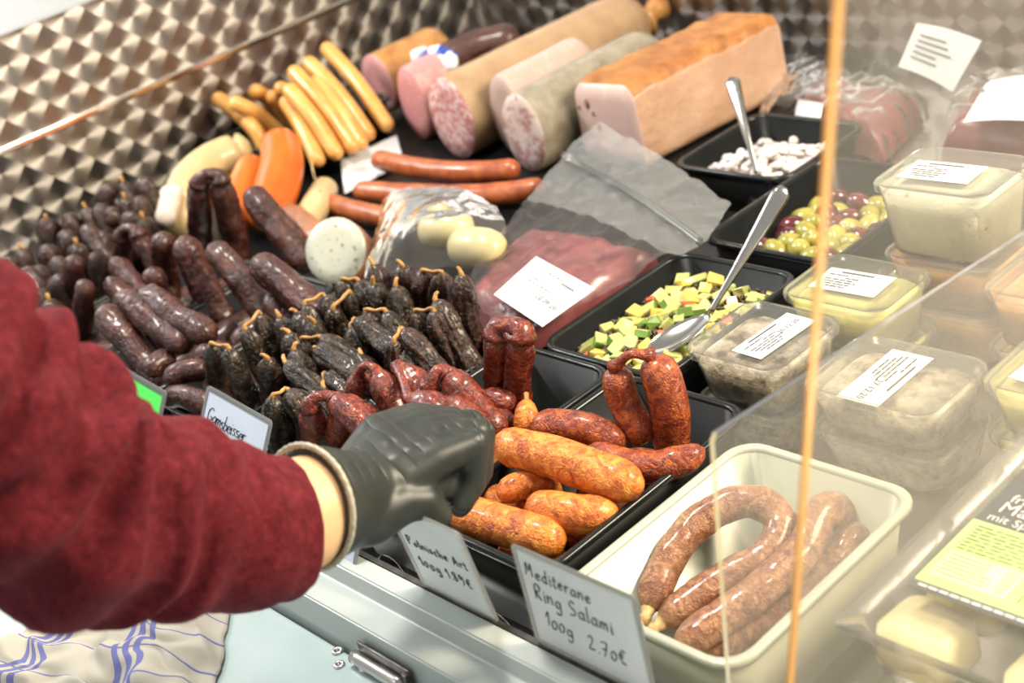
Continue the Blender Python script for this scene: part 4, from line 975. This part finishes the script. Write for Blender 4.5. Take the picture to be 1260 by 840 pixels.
# ------------------------------------------------------------------ handwritten price tags
F = {'G': ([[(.62,.85),(.45,1),(.2,.9),(.08,.5),(.2,.05),(.45,.05),(.6,.35),(.4,.38)]], .72), 'a': ([[(.42,.42),(.22,.5),(.05,.25),(.2,.0),(.4,.2),(.43,.48),(.42,.1),(.52,.02)]], .52),
 'm': ([[(.05,.5),(.05,0),(.08,.3),(.2,.5),(.27,.35),(.27,0),(.3,.3),(.43,.5),(.5,.35),(.52,.02)]], .6), 's': ([[(.35,.48),(.12,.45),(.1,.3),(.32,.2),(.3,.03),(.05,.04)]], .42),
 'b': ([[(.08,1),(.08,.05),(.25,0),(.4,.2),(.3,.45),(.1,.35)]], .46), 'e': ([[(.06,.25),(.36,.3),(.3,.48),(.1,.42),(.06,.15),(.2,.0),(.4,.08)]], .44), 'i': ([[(.1,.5),(.1,.05),(.18,.0)],[(.1,.68),(.12,.72)]], .24),
 'r': ([[(.06,.5),(.08,0),(.1,.3),(.22,.48),(.36,.45)]], .38), 'P': ([[(.1,0),(.1,.95),(.35,1),(.5,.8),(.38,.55),(.1,.5)]], .54), 'o': ([[(.25,.5),(.05,.3),(.12,.02),(.35,.05),(.42,.3),(.25,.5)]], .48),
 'l': ([[(.08,1),(.08,.08),(.18,0)]], .24), 'n': ([[(.05,.5),(.06,0),(.1,.35),(.28,.5),(.36,.35),(.38,.02)]], .46), 'c': ([[(.36,.45),(.15,.48),(.05,.22),(.18,0),(.38,.06)]], .42),
 'h': ([[(.08,1),(.06,0),(.1,.32),(.28,.48),(.36,.3),(.38,.02)]], .46), 'A': ([[(.02,0),(.28,1),(.5,0)],[(.1,.38),(.46,.38)]], .56), 't': ([[(.16,.85),(.14,.1),(.26,0),(.34,.06)],[(.02,.55),(.32,.58)]], .36),
 'M': ([[(.02,0),(.12,1),(.32,.35),(.52,1),(.6,0)]], .68), 'd': ([[(.4,.4),(.2,.48),(.05,.22),(.2,0),(.4,.15),(.42,1),(.42,.05),(.5,0)]], .52), 'R': ([[(.1,0),(.1,.95),(.36,1),(.48,.78),(.34,.52),(.1,.5),(.5,0)]], .56),
 'g': ([[(.4,.42),(.2,.48),(.06,.25),(.2,.02),(.4,.2),(.42,.45),(.4,-.3),(.2,-.42),(.05,-.3)]], .5), 'S': ([[(.5,.88),(.28,1),(.1,.8),(.2,.55),(.45,.4),(.42,.08),(.1,.04)]], .56),
 '1': ([[(.02,.6),(.22,1),(.2,0)]], .32), '0': ([[(.22,.62),(.05,.4),(.08,.06),(.28,.0),(.42,.3),(.34,.58),(.22,.62)]], .46), '2': ([[(.06,.75),(.25,.98),(.42,.75),(.1,.05),(.5,.06)]], .54), '4': ([[(.3,1),(.05,.4),(.48,.4)],[(.36,.65),(.34,0)]], .52),
 '5': ([[(.46,1),(.14,.96),(.1,.55),(.36,.55),(.42,.2),(.25,0),(.05,.08)]], .5), '7': ([[(.04,.95),(.46,1),(.2,0)],[(.1,.5),(.4,.52)]], .5), '8': ([[(.25,.52),(.08,.75),(.25,1),(.42,.78),(.08,.25),(.22,0),(.42,.22),(.25,.52)]], .5),
 '9': ([[(.42,.75),(.22,1),(.08,.75),(.25,.55),(.42,.75),(.38,.2),(.2,-.1)]], .5), '.': ([[(.08,.02),(.11,.04)]], .2), '€': ([[(.5,.85),(.28,.95),(.12,.55),(.2,.1),(.45,.02)],[(.0,.6),(.36,.64)],[(.0,.42),(.32,.45)]], .58), ' ': ([], .36)}
def write(body, size, org, ex, ey, nn, parent, r, name='handwriting', adv=1.0):
    m = MB(); x = 0.0
    for ch in body:
        st, w = F[ch]
        jy = random.uniform(-.05, .05)
        for s in st:
            P = [org + ex * ((x + a * 1.0 + .12 * b_) * size) + ey * ((b_ + jy) * size) + nn * r * .3 for a, b_ in s]
            n_ = max(2, 4 * len(P) - 3); P = catmull(P, n_) if len(P) > 2 else P
            m.add(*tube(P, [r * (.75 + .4 * random.random()) for _ in P], 5))
        x += w * adv
    return m.obj(name, M['ink'], parent, smooth=True)
def price_tag(bl, ex, ey, w, h, lines, label, card='card', mrg=.005, r=.00045, curl=0.0):
    """card in a clear sleeve; bl = lower left corner, ex / ey = its axes"""
    bl = Vector(bl); ex = Vector(ex).normalized(); ey = Vector(ey).normalized(); nn = ex.cross(ey).normalized()
    t = empty('price_tag', bl + ex * w/2, label, 'price tag')
    def slab(x0, x1, y0, y1, d0, d1, rr):
        v = []
        for d in (d0, d1):
            for (x, y) in rrect(x1-x0, y1-y0, rr, 4): 
                X, Y = x + (x0+x1)/2, y + (y0+y1)/2
                v.append(bl + ex*X + ey*Y + nn * (d + curl * ((X / w - .5) ** 2) * (1 - Y / h)))
        m = len(v)//2; return v, [tuple(range(m-1, -1, -1)), tuple(range(m, 2*m))] + [(k, (k+1) % m, m + (k+1) % m, m + k) for k in range(m)]
    obj('card', *slab(mrg, w-mrg, mrg*.6, h-mrg, 0, .0006, .0012), M[card], t, smooth=False)
    obj('sleeve', *slab(0, w, 0, h, -.0004, -.0001, .005), M['sleeve_film'], t, smooth=False)
    rimv = []; R0 = rrect(w, h, .005, 4); R1 = rrect(w - 2*mrg, h - 2*mrg, .003, 4); m = len(R0)
    for R_, d in ((R0, .0002), (R0, .0012), (R1, .0012), (R1, .0008)):
        rimv += [bl + ex*(x + w/2) + ey*(y + h/2) + nn*d for x, y in R_]
    obj('sleeve_edge', rimv, [(j*m+k, j*m+(k+1) % m, (j+1)*m+(k+1) % m, (j+1)*m+k) for j in range(3) for k in range(m)], M['lid'], t, smooth=False)
    for (body, size, x, y, slope, adv) in lines:
        e1 = (ex + ey * slope).normalized(); write(body, size, bl + ex*x + ey*y + nn*.0009, e1, nn.cross(e1), nn, t, r, adv=adv)
    return t
Z1 = Vector((0, 0, 1))
price_tag((.272, -.0025, .1002), (1, 0, .005), (.02, 0, 1), .128, .097, [('Mediterane', .0125, .010, .071, .0, 1.25), ('Ring Salami', .0145, .014, .050, .0, 1.2), ('100g', .0140, .020, .026, -.02, 1.25), ('2.70€', .0140, .064, .022, .03, 1.35)], 'white price card reading Mediterane Ring Salami before the white tray')
price_tag((.132, -.0030, .1002), (1, 0, 0), (0.02, -.024, .112), .097, .118, [('Polnische Art', .0110, .011, .064, .02, 1.30), ('100g 1.89€', .0120, .015, .037, .02, 1.38)], 'price card reading Polnische Art held in the gloved fingers')
TL, TR = WY(256, 473, .045), WY(336, 518, .045); ex = (TR - TL); wG = ex.length; sd = Vector((.0, .047, .078)); sd = sd - ex.normalized() * sd.dot(ex.normalized())
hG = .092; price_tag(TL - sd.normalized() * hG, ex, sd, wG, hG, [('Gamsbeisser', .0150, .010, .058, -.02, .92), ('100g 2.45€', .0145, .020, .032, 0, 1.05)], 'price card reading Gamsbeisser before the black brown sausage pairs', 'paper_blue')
TR = WY(206, 482, .04); ex = Vector((1, 0, -.10)).normalized(); sd = Vector((0, .05, .07)).normalized(); price_tag(TR - ex * .11 - sd * .085, ex, sd, .11, .085, [], 'bright green price card half hidden behind the burgundy sleeve', 'green_sheet', mrg=.007)
BR = W(437, 713, .0875); ex = Vector((1, 0, 0)); sd = Vector((.0, .030, .052)).normalized()
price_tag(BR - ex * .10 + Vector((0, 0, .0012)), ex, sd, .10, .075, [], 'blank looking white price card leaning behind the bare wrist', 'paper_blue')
for i, (px, py) in enumerate(((480, 694), (612, 764))):
    c = WY(px, py, .0635); P = [Vector((c.x + math.cos(2*PI*k/28) * .021, .0635 + .0012 * math.sin(2*PI*k/28), c.z - .008 + math.sin(2*PI*k/28) * .017)) for k in range(29)]
    tag(obj('wire_ring', *tube(P, .0009, 6, False), M['metal']), ('thin wire ring on the black tray front by the Mediterane card', 'thin wire ring on the black tray front by the wrist')[1 - i], 'ring')

# ------------------------------------------------------------------ acrylic panes
xB = .447
def slabx(pts_yz, x, th): 
    n = len(pts_yz); v = [(x, y, z) for y, z in pts_yz] + [(x + th, y, z) for y, z in pts_yz]
    return v, n
a, c2, e = WX(872, 535, xB), WX(1258, 286, xB), WX(893, 830, xB)
yz = [(max(.004, e.y - .03), .001), (max(.006, e.y), e.z), (a.y, a.z - .004), (a.y + .004, a.z), (c2.y + .01, c2.z), (c2.y + .012, .001)]
pb = empty('acrylic_divider', (xB, .2, .001), 'low clear acrylic divider with cut top corner beside the white tray', 'divider')
v, n = slabx(yz, xB, .004)
obj('pane', v, [tuple(range(n-1, -1, -1)), tuple(range(n, 2*n))], M['pane'], pb, smooth=False)
obj('polished_edge', v, [(k, (k+1) % n, n + (k+1) % n, n + k) for k in range(n)], M['pane_edge'], pb, smooth=False)
yA = -.0185
e0, e1 = WY(1031, -30, yA), WY(968, 870, yA); dr = (e1 - e0); e2 = e0 + dr * ((.1005 - e0.z) / dr.z)
pa = empty('acrylic_screen', (.7, yA, .1005), 'tall clear acrylic screen with amber edge standing on the case frame', 'screen')
q = [Vector((e2.x, yA, .1005)), Vector((.98, yA, .1005)), Vector((.98, yA, e0.z)), Vector((e0.x, yA, e0.z))]; th = Vector((0, .006, 0))
obj('pane', q + [p + th for p in q], [(0, 1, 2, 3), (7, 6, 5, 4), (1, 5, 6, 2), (2, 6, 7, 3), (0, 4, 5, 1)], M['pane'], pa, smooth=False)
qe = [q[0] - Vector((.0016, .0002, 0)), q[0] - Vector((0, .0002, 0)), q[3] - Vector((0, .0002, 0)), q[3] - Vector((.0016, .0002, 0))]; th2 = Vector((0, .0064, 0))
obj('polished_edge', qe + [p + th2 for p in qe], [(0, 1, 2, 3), (7, 6, 5, 4), (0, 4, 5, 1), (1, 5, 6, 2), (2, 6, 7, 3), (3, 7, 4, 0)], M['pane_edge_amber'], pa, smooth=False)

# ------------------------------------------------------------------ packed pasta pockets
def pasta_pack(x0, x1, y0, y1, zb, zt, label, printed, tilt=0.0):
    c = ((x0+x1)/2, (y0+y1)/2); w, d = x1-x0, y1-y0
    t = empty('pasta_pack', (c[0], c[1], zb), label, 'food pack')
    obj('shell', *loft(c, [(w-.04, d-.04, .015, zb), (w-.024, d-.024, .018, zt-.004), (w, d, .012, zt-.002), (w, d, .012, zt)], True, False), M['tub'], t)
    for k in range(2):
        for j in range(4):
            px_, py_ = x0 + .05 + k * (w-.1), y0 + .045 + j * (d-.09)/3
            v, f = loft((px_, py_), [(.050, .045, .012, zb+.003), (.062, .056, .012, zb+.012), (.058, .052, .012, zt-.012), (.03, .03, .01, zt-.008)], rot=random.uniform(-.1, .1))
            obj('pasta_pocket', v, f, M['dumpling'], t)
    R = lambda a, b_: Vector((x0 + w*a, y0 + d*b_, zt))
    fm_ = sheet('film', [[R(0, 0), R(.5, 0), R(1, 0)], [R(0, .5), R(.5, .5), R(1, .5)], [R(0, 1), R(.5, 1), R(1, 1)]], M['film2'], t, 50, 60, .003, 45, post=lambda p, a, b_: p + Vector((0, 0, .0045)))
    if printed:
        lx0, lx1, ly0, ly1 = x0 + .032, x1 + .02, y0 + .055, y1 - .012; zl = zt + .0095
        def q4(a, b_, c_, d_, z=zl): return [Vector((a, b_, z)), Vector((c_, b_, z)), Vector((c_, d_, z)), Vector((a, d_, z))]
        def slab2(a, b_, c_, d_, z, nm, mt):
            q_ = q4(a, b_, c_, d_, z); return obj(nm, q_ + [p + Vector((0, 0, .0006)) for p in q_], [(3, 2, 1, 0), (4, 5, 6, 7), (0, 1, 5, 4), (1, 2, 6, 5), (2, 3, 7, 6), (3, 0, 4, 7)], mt, t, smooth=False)
        ls = slab2(lx0, ly0, lx1, ly1, zl, 'printed_label', M['pack_dark'])
        gy0, gy1 = ly0 + .009, ly0 + .090
        gs = MB(); q_ = q4(lx0, gy0, lx1, gy1, zl + .0008); gs.add(q_, [(0, 1, 2, 3)]); gs.obj('green_panel', M['pack_green'], ls)
        g2 = MB(); q_ = q4(lx0 + .006, gy0 + .009, lx0 + .065, gy0 + .040, zl + .0011); g2.add(q_, [(0, 1, 2, 3)]); g2.obj('nutrition_panel', M['pack_lime2'], ls)
        mk = MB(); O = Vector((lx0, gy0, zl + .0012)); EX, EY = Vector((1, 0, 0)), Vector((0, 1, 0))
        for r_ in range(8):
            xx = .007
            while xx < lx1 - lx0 - .02:
                w_ = rnd.uniform(.006, .016); bar_on(mk, O, EX, EY, xx, .074 - r_ * .0042, w_ * .85, .0012); xx += w_
        for r_ in range(6): bar_on(mk, O, EX, EY, .008, .036 - r_ * .0045, .030 + rnd.uniform(0, .012), .0009); bar_on(mk, O, EX, EY, .054, .036 - r_ * .0045, .008, .0009)
        for r_ in range(3): bar_on(mk, O, EX, EY, .074 + r_ * .004, .010, .0012, .034)
        mk.obj('small_print', M['pack_dark'], ls)
        text_on('print', 'frische', .015, (lx0 + .012, gy1 + .030, zl + .0012), EX, EY, M['paper'], ls)
        text_on('print', 'Maultaschen', .0195, (lx0 + .010, gy1 + .0155, zl + .0012), EX, EY, M['paper'], ls)
        text_on('print', 'mit Spinat', .0125, (lx0 + .008, gy1 + .0035, zl + .0012), EX, EY, M['paper'], ls)
        text_on('weight_print', 'e 250 g', .015, (lx0 + .088, gy0 + .018, zl + .0014), EX, EY, M['ink'], ls)
        mk = MB()
        for k in range(14): bar_on(mk, Vector((lx0, ly0, zl + .0012)), EX, EY, .006 + k * .0085, .003, .007, .0022)
        mk.obj('fine_print', M['paper'], ls)
    return t
pasta_pack(.470, .668, .118, .400, .001, .052, 'unlabelled clear pack of pasta pockets under the labelled one', False)
pasta_pack(.468, .668, .112, .400, .066, .118, 'clear pack of filled pasta with dark and lime green label', True)
tb = empty('clear_tub', (.53, .06, .001), 'clear lidded tub with orange food below the pasta pack', 'tub')
obj('body', *loft((.53, .057), [(.13, .08, .015, .001), (.142, .092, .018, .052)], True, False), M['film'], tb)
obj('lid', *loft((.53, .057), [(.146, .098, .018, .050), (.15, .102, .02, .052), (.15, .102, .02, .058), (.138, .09, .016, .058), (.134, .086, .015, .054), (.06, .04, .01, .054)], False, True), M['film'], tb)
for k in range(4): obj('orange_piece', *sphere((.485 + .03 * k, .05 + .012 * (k % 2), .02), (.018, .016, .016), 12, 8, lambda d: .2 * nz(d, 60, k)), M['spread_orange'], tb)

# ------------------------------------------------------------------ raw meat packs at the back
def meat_pack(corn, zc, label, labq, hump=.03, tail=None):
    P = [W(px, py, .03) for px, py in corn]; c = sum(P, Vector()) / 4
    t = empty('meat_pack', (c.x, c.y, .001), label, 'meat pack')
    def at(a, b_, z): 
        p = P[0].lerp(P[1], a).lerp(P[3].lerp(P[2], a), b_); p.z = z; return p
    def post(p, a, b_):
        e_ = min(a, 1-a, b_, 1-b_); k = min(1, e_/.22); p.z = .003 + (zc - .003) * math.sqrt(max(0, 1 - (1-k)**2)) + .012 * nz(p, 22, 3) * k; return p
    sheet('meat', [[at(a, b_, zc) for a in (0, .5, 1)] for b_ in (0, .5, 1)], M['darkmeat'], t, 36, 36, 0, 20, post=post)
    def post2(p, a, b_):
        a2 = abs(a - .5) * 2; b2 = abs(b_ - .5) * 2; e_ = 1 - max(a2, b2); k = min(1, e_/.3); p.z = .006 + (zc + .004) * math.sqrt(max(0, 1 - (1-k)**2)) + .010 * nz(p, 40, 8) + .012 * nz(p, 22, 3) * k; return p
    sheet('film', [[c + (at(a, b_, zc) - c) * 1.08 for a in (0, .5, 1)] for b_ in (0, .5, 1)], M['film2'], t, 50, 50, 0, 20, post=post2)
    q_ = labq; l = obj('label', [q_[0].lerp(q_[1], i/6).lerp(q_[3].lerp(q_[2], i/6), j/6) + Vector((0, 0, .004 * math.sin(i/6*PI))) for i in range(7) for j in range(7)], [(i*7+j, (i+1)*7+j, (i+1)*7+j+1, i*7+j+1) for i in range(6) for j in range(6)], M['paper'], t)
    mk = MB()
    for r_ in range(5):
        s0, s1, tt = .12, rnd.uniform(.45, .8), .2 + r_ * .12
        g_ = lambda s, t_: q_[0].lerp(q_[1], s).lerp(q_[3].lerp(q_[2], s), t_) + (CAM - q_[0]).normalized() * .004
        mk.add([g_(s0, tt), g_(s1, tt), g_(s1, tt + .03), g_(s0, tt + .03)], [(0, 1, 2, 3)])
    mk.obj('print', M['grey_ink'], l)
    if tail: sheet('film_tail', tail, M['film2'], t, 30, 30, .006, 50)
    return t
y1 = 1.20
meat_pack([(960, 135), (1015, 100), (1135, 130), (1085, 180)], .055, 'dark raw meat pack with clear film and upright label', [WY(1128, 28, y1), WY(1208, 50, y1), WY(1172, 113, y1 - .02), WY(1105, 82, y1 - .02)],
          tail=[[WY(1085, 5, y1 + .01), WY(1140, 20, y1 + .01), WY(1212, 48, y1 + .01)], [WY(1080, 60, y1 + .005), WY(1130, 75, y1), WY(1190, 90, y1)], [WY(1060, 100, y1 - .03), WY(1120, 115, y1 - .03), WY(1172, 125, y1 - .03)]])
meat_pack([(1155, 188), (1195, 128), (1330, 115), (1330, 200)], .075, 'large raw meat pack with flat white label beside the cream cheese', [W(1215, 100, .088), W(1300, 92, .088), W(1300, 152, .092), W(1185, 150, .092)])
l0 = W(985, 125, .075); 
pp = obj('paper_slip', [W(982, 122, .082), W(1014, 128, .082), W(1010, 148, .074), W(978, 142, .074)], [(0, 1, 2, 3)], M['paper']); tag(pp, 'small white paper slip on the dark meat behind the onion tray', 'paper'); pp.modifiers.new('s', 'SOLIDIFY').thickness = .0008
sheet('clear_film_wrap', [[W(930, 140, .05), W(950, 100, .07), W(985, 62, .10)], [W(948, 135, .07), W(975, 105, .09), W(1012, 75, .10)], [W(975, 132, .06), W(1000, 118, .08), W(1030, 95, .08)]], M['film2'], nu=34, nv=34, wr=.010, ws=60, label='crumpled clear film beside the baked meat loaf', cat='film')

# ------------------------------------------------------------------ tea towel
N1, N2 = 70, 60; v = []; f = []; uvs = []
A_, B_, C3, D_ = W(-70, 845, .05), W(100, 752, .05), W(285, 752, .05), W(262, 905, .05)
for i in range(N1):
    for j in range(N2):
        a, b_ = i/(N1-1), j/(N2-1); p = A_.lerp(D_, a).lerp(B_.lerp(C3, a), b_)
        fold = .5 + .5 * math.sin(a * 9 + 2.2 * noise.noise(Vector((a*2, b_*2, 3))) + b_ * 3)
        e_ = min(a, 1-a, b_, 1-b_); k = min(1, e_/.10)
        h = .004 + k * (.010 + .016 * fold ** 2 + .012 * abs(noise.noise(Vector((a*4, b_*4, 7)))) + .010 * noise.noise(Vector((a*9, b_*8, 2))))
        p = p + Vector((.012 * noise.noise(Vector((a*6, b_*6, 1))), .012 * noise.noise(Vector((a*6, b_*6, 5))), h)); p.z = max(p.z, .0525); v.append(p); uvs.append((a + .05 * noise.noise(Vector((a*5, b_*5, 11))), b_ + .05 * noise.noise(Vector((a*5, b_*5, 15)))))
for i in range(N1-1):
    for j in range(N2-1): f.append((i*N2+j, (i+1)*N2+j, (i+1)*N2+j+1, i*N2+j+1))
tw = obj('tea_towel', v, f, M['towel']); tag(tw, 'crumpled white tea towel with blue stripes under the sleeve', 'towel')
ul = tw.data.uv_layers.new(name='UVMap')
for l in tw.data.loops: ul.data[l.index].uv = uvs[l.vertex_index]
tw.modifiers.new('thick', 'SOLIDIFY').thickness = .0016

# ------------------------------------------------------------------ the vendor's arm
pe = empty('person', D(250, 650, .99), 'arm in burgundy linen sleeve and black glove reaching over the counter', 'person')
SH = Vector((-.22, -.72, .86))
arm_pts = [D(-330, 230, .80), D(-150, 430, .85), D(0, 545, .90), D(200, 628, .975), D(330, 642, 1.03), D(400, 620, 1.065), D(442, 610, 1.09)]
P = catmull(arm_pts, 60); rad = [.060, .056, .052, .049, .0445, .041, .034]
def rad_at(u): q = u * (len(rad)-1); i = min(len(rad)-2, int(q)); return rad[i] + (rad[i+1] - rad[i]) * (q - i)
Ls = [0]
for i in range(59): Ls.append(Ls[-1] + (P[i+1]-P[i]).length)
KL = [0]
for i in range(len(arm_pts)-1): KL.append(KL[-1] + (arm_pts[i+1]-arm_pts[i]).length)
def rlen(s, tot):
    s = s / tot * KL[-1]
    for i in range(len(KL)-1):
        if s <= KL[i+1] + 1e-9: return rad[i] + (rad[i+1]-rad[i]) * (s-KL[i]) / (KL[i+1]-KL[i])
    return rad[-1]
obj('arm', *tube(P, [rlen(s, Ls[-1]) for s in Ls], 32), M['skin'], pe)
# sleeve
sk = [(D(-330, 230, .80), .080), (D(-150, 425, .85), .080), (D(0, 545, .90), .078), (D(100, 618, .94), .080), (D(200, 637, .98), .0715), (D(290, 652, 1.01), .059), (D(330, 652, 1.028), .054), (D(352, 649, 1.038), .0520)]
P = catmull([a for a, _ in sk], 150); KL = [0]
for i in range(len(sk)-1): KL.append(KL[-1] + (sk[i+1][0]-sk[i][0]).length)
Ls = [0]
for i in range(149): Ls.append(Ls[-1] + (P[i+1]-P[i]).length)
def srad(s):
    s = s / Ls[-1] * KL[-1]
    for i in range(len(KL)-1):
        if s <= KL[i+1] + 1e-9: k = (s-KL[i])/(KL[i+1]-KL[i]); return sk[i][1] + (sk[i+1][1]-sk[i][1])*k
    return sk[-1][1]
TOT = Ls[-1]
def fold(u, a, p):
    # diagonal drape folds, strongest around the elbow, calm near the hem
    k = max(0, 1 - max(0, u - .55) / .40); k = .10 + .90 * k
    w = math.sin(u * 64 + 2.4 * math.sin(a + .6) + 3.0 * noise.noise(Vector((u*9, math.cos(a)*1.3, math.sin(a)*1.3))))
    w = math.copysign(abs(w) ** .7, w)
    n_ = noise.noise(Vector((p[0]*22, p[1]*22, p[2]*22)))
    return k * (.0080 * w + .013 * n_) + .0012 * noise.noise(Vector((p[0]*80, p[1]*80, p[2]*80)))
v, f = tube(P, [srad(s) for s in Ls], 72, False, fold)
sl = obj('sleeve', v, f, M['linen'], pe); m = sl.modifiers.new('cloth', 'SOLIDIFY'); m.thickness = .003; m.offset = -1
# glove: one continuous surface, fused from tapered finger and palm bones
def cone(a, b_, ra, rb, n=7, seg=14):
    a, b_ = Vector(a), Vector(b_); d = (b_-a); L = d.length; d.normalize(); pts = []; R = []
    for k in range(5): th = PI/2 * k/4; pts.append(a - d*ra*math.cos(th)); R.append(max(1e-4, ra*math.sin(th)))
    for k in range(1, n): pts.append(a + d*L*k/n); R.append(ra + (rb-ra)*k/n)
    for k in range(5): th = PI/2*(1-k/4); pts.append(b_ + d*rb*math.cos(th)); R.append(max(1e-4, rb*math.sin(th)))
    return tube(pts, R, seg)
g = MB()
HP = lambda a: D(a[0], a[1], a[2])
def chain(*q):
    for i in range(len(q)-1): g.add(*cone(HP(q[i]), HP(q[i+1]), q[i][3], q[i+1][3]))
g.add(*tube(catmull([D(380, 623, 1.052), D(400, 619, 1.064), D(425, 614, 1.08), D(452, 604, 1.097)], 16), [.0475 - .014 * i / 15 for i in range(16)], 28))
chain((440, 635, 1.08, .024), (480, 600, 1.095, .022), (534, 566, 1.105, .0165))
chain((440, 615, 1.09, .028), (480, 580, 1.11, .025), (535, 545, 1.125, .0170))
chain((438, 600, 1.105, .028), (478, 556, 1.13, .024), (526, 528, 1.15, .0165))
chain((436, 590, 1.115, .024), (468, 538, 1.15, .021), (508, 516, 1.175, .0150))
chain((534, 566, 1.105, .0165), (584, 545, 1.118, .0130), (582, 592, 1.122, .0112), (567, 617, 1.120, .0098))
chain((535, 545, 1.125, .0170), (590, 533, 1.142, .0135), (590, 580, 1.150, .0118), (566, 622, 1.145, .0102))
chain((526, 528, 1.15, .0165), (580, 522, 1.168, .0132), (585, 565, 1.178, .0115), (560, 600, 1.172, .0100))
chain((508, 516, 1.175, .0150), (556, 516, 1.192, .0118), (562, 552, 1.20, .0102), (545, 578, 1.195, .0092))
chain((452, 636, 1.078, .024), (492, 618, 1.088, .0185), (522, 616, 1.095, .0142), (540, 634, 1.105, .0118))
chain((505, 600, 1.105, .020), (540, 590, 1.125, .017), (562, 602, 1.138, .013))
chain((480, 590, 1.100, .0245), (535, 556, 1.113, .0172), (562, 549, 1.121, .0150))
chain((478, 568, 1.118, .0245), (531, 537, 1.137, .0172), (560, 531, 1.146, .0150))
chain((472, 548, 1.140, .0225), (517, 522, 1.162, .0162), (546, 518, 1.171, .0138))
gl = g.obj('glove', M['glove'], pe, smooth=True)
m = gl.modifiers.new('fuse', 'REMESH'); m.mode = 'VOXEL'; m.voxel_size = .0022; m.use_smooth_shade = True
m = gl.modifiers.new('soft', 'SMOOTH'); m.factor = .5; m.iterations = 14
c = D(397, 618, 1.060); d = (D(430, 613, 1.085) - D(370, 630, 1.045)).normalized(); u1 = d.orthogonal().normalized(); u2 = d.cross(u1)
def ring(c, R, r, n=48, seg=8, wob=0): 
    v = []; f = []
    for i in range(n):
        a = 2*PI*i/n; o_ = u1*math.cos(a) + u2*math.sin(a)
        for k in range(seg): b_ = 2*PI*k/seg; v.append(c + o_*(R + (r + wob*(i % 2))*math.cos(b_)) + d*(r*math.sin(b_)))
    for i in range(n):
        for k in range(seg): i2, k2 = (i+1) % n, (k+1) % seg; f.append((i*seg+k, i2*seg+k, i2*seg+k2, i*seg+k2))
    return v, f
obj('glove_cuff_roll', *ring(D(379, 623.5, 1.0515), .0468, .0022, 90, 8, .0006), M['glove_rim'], gl)
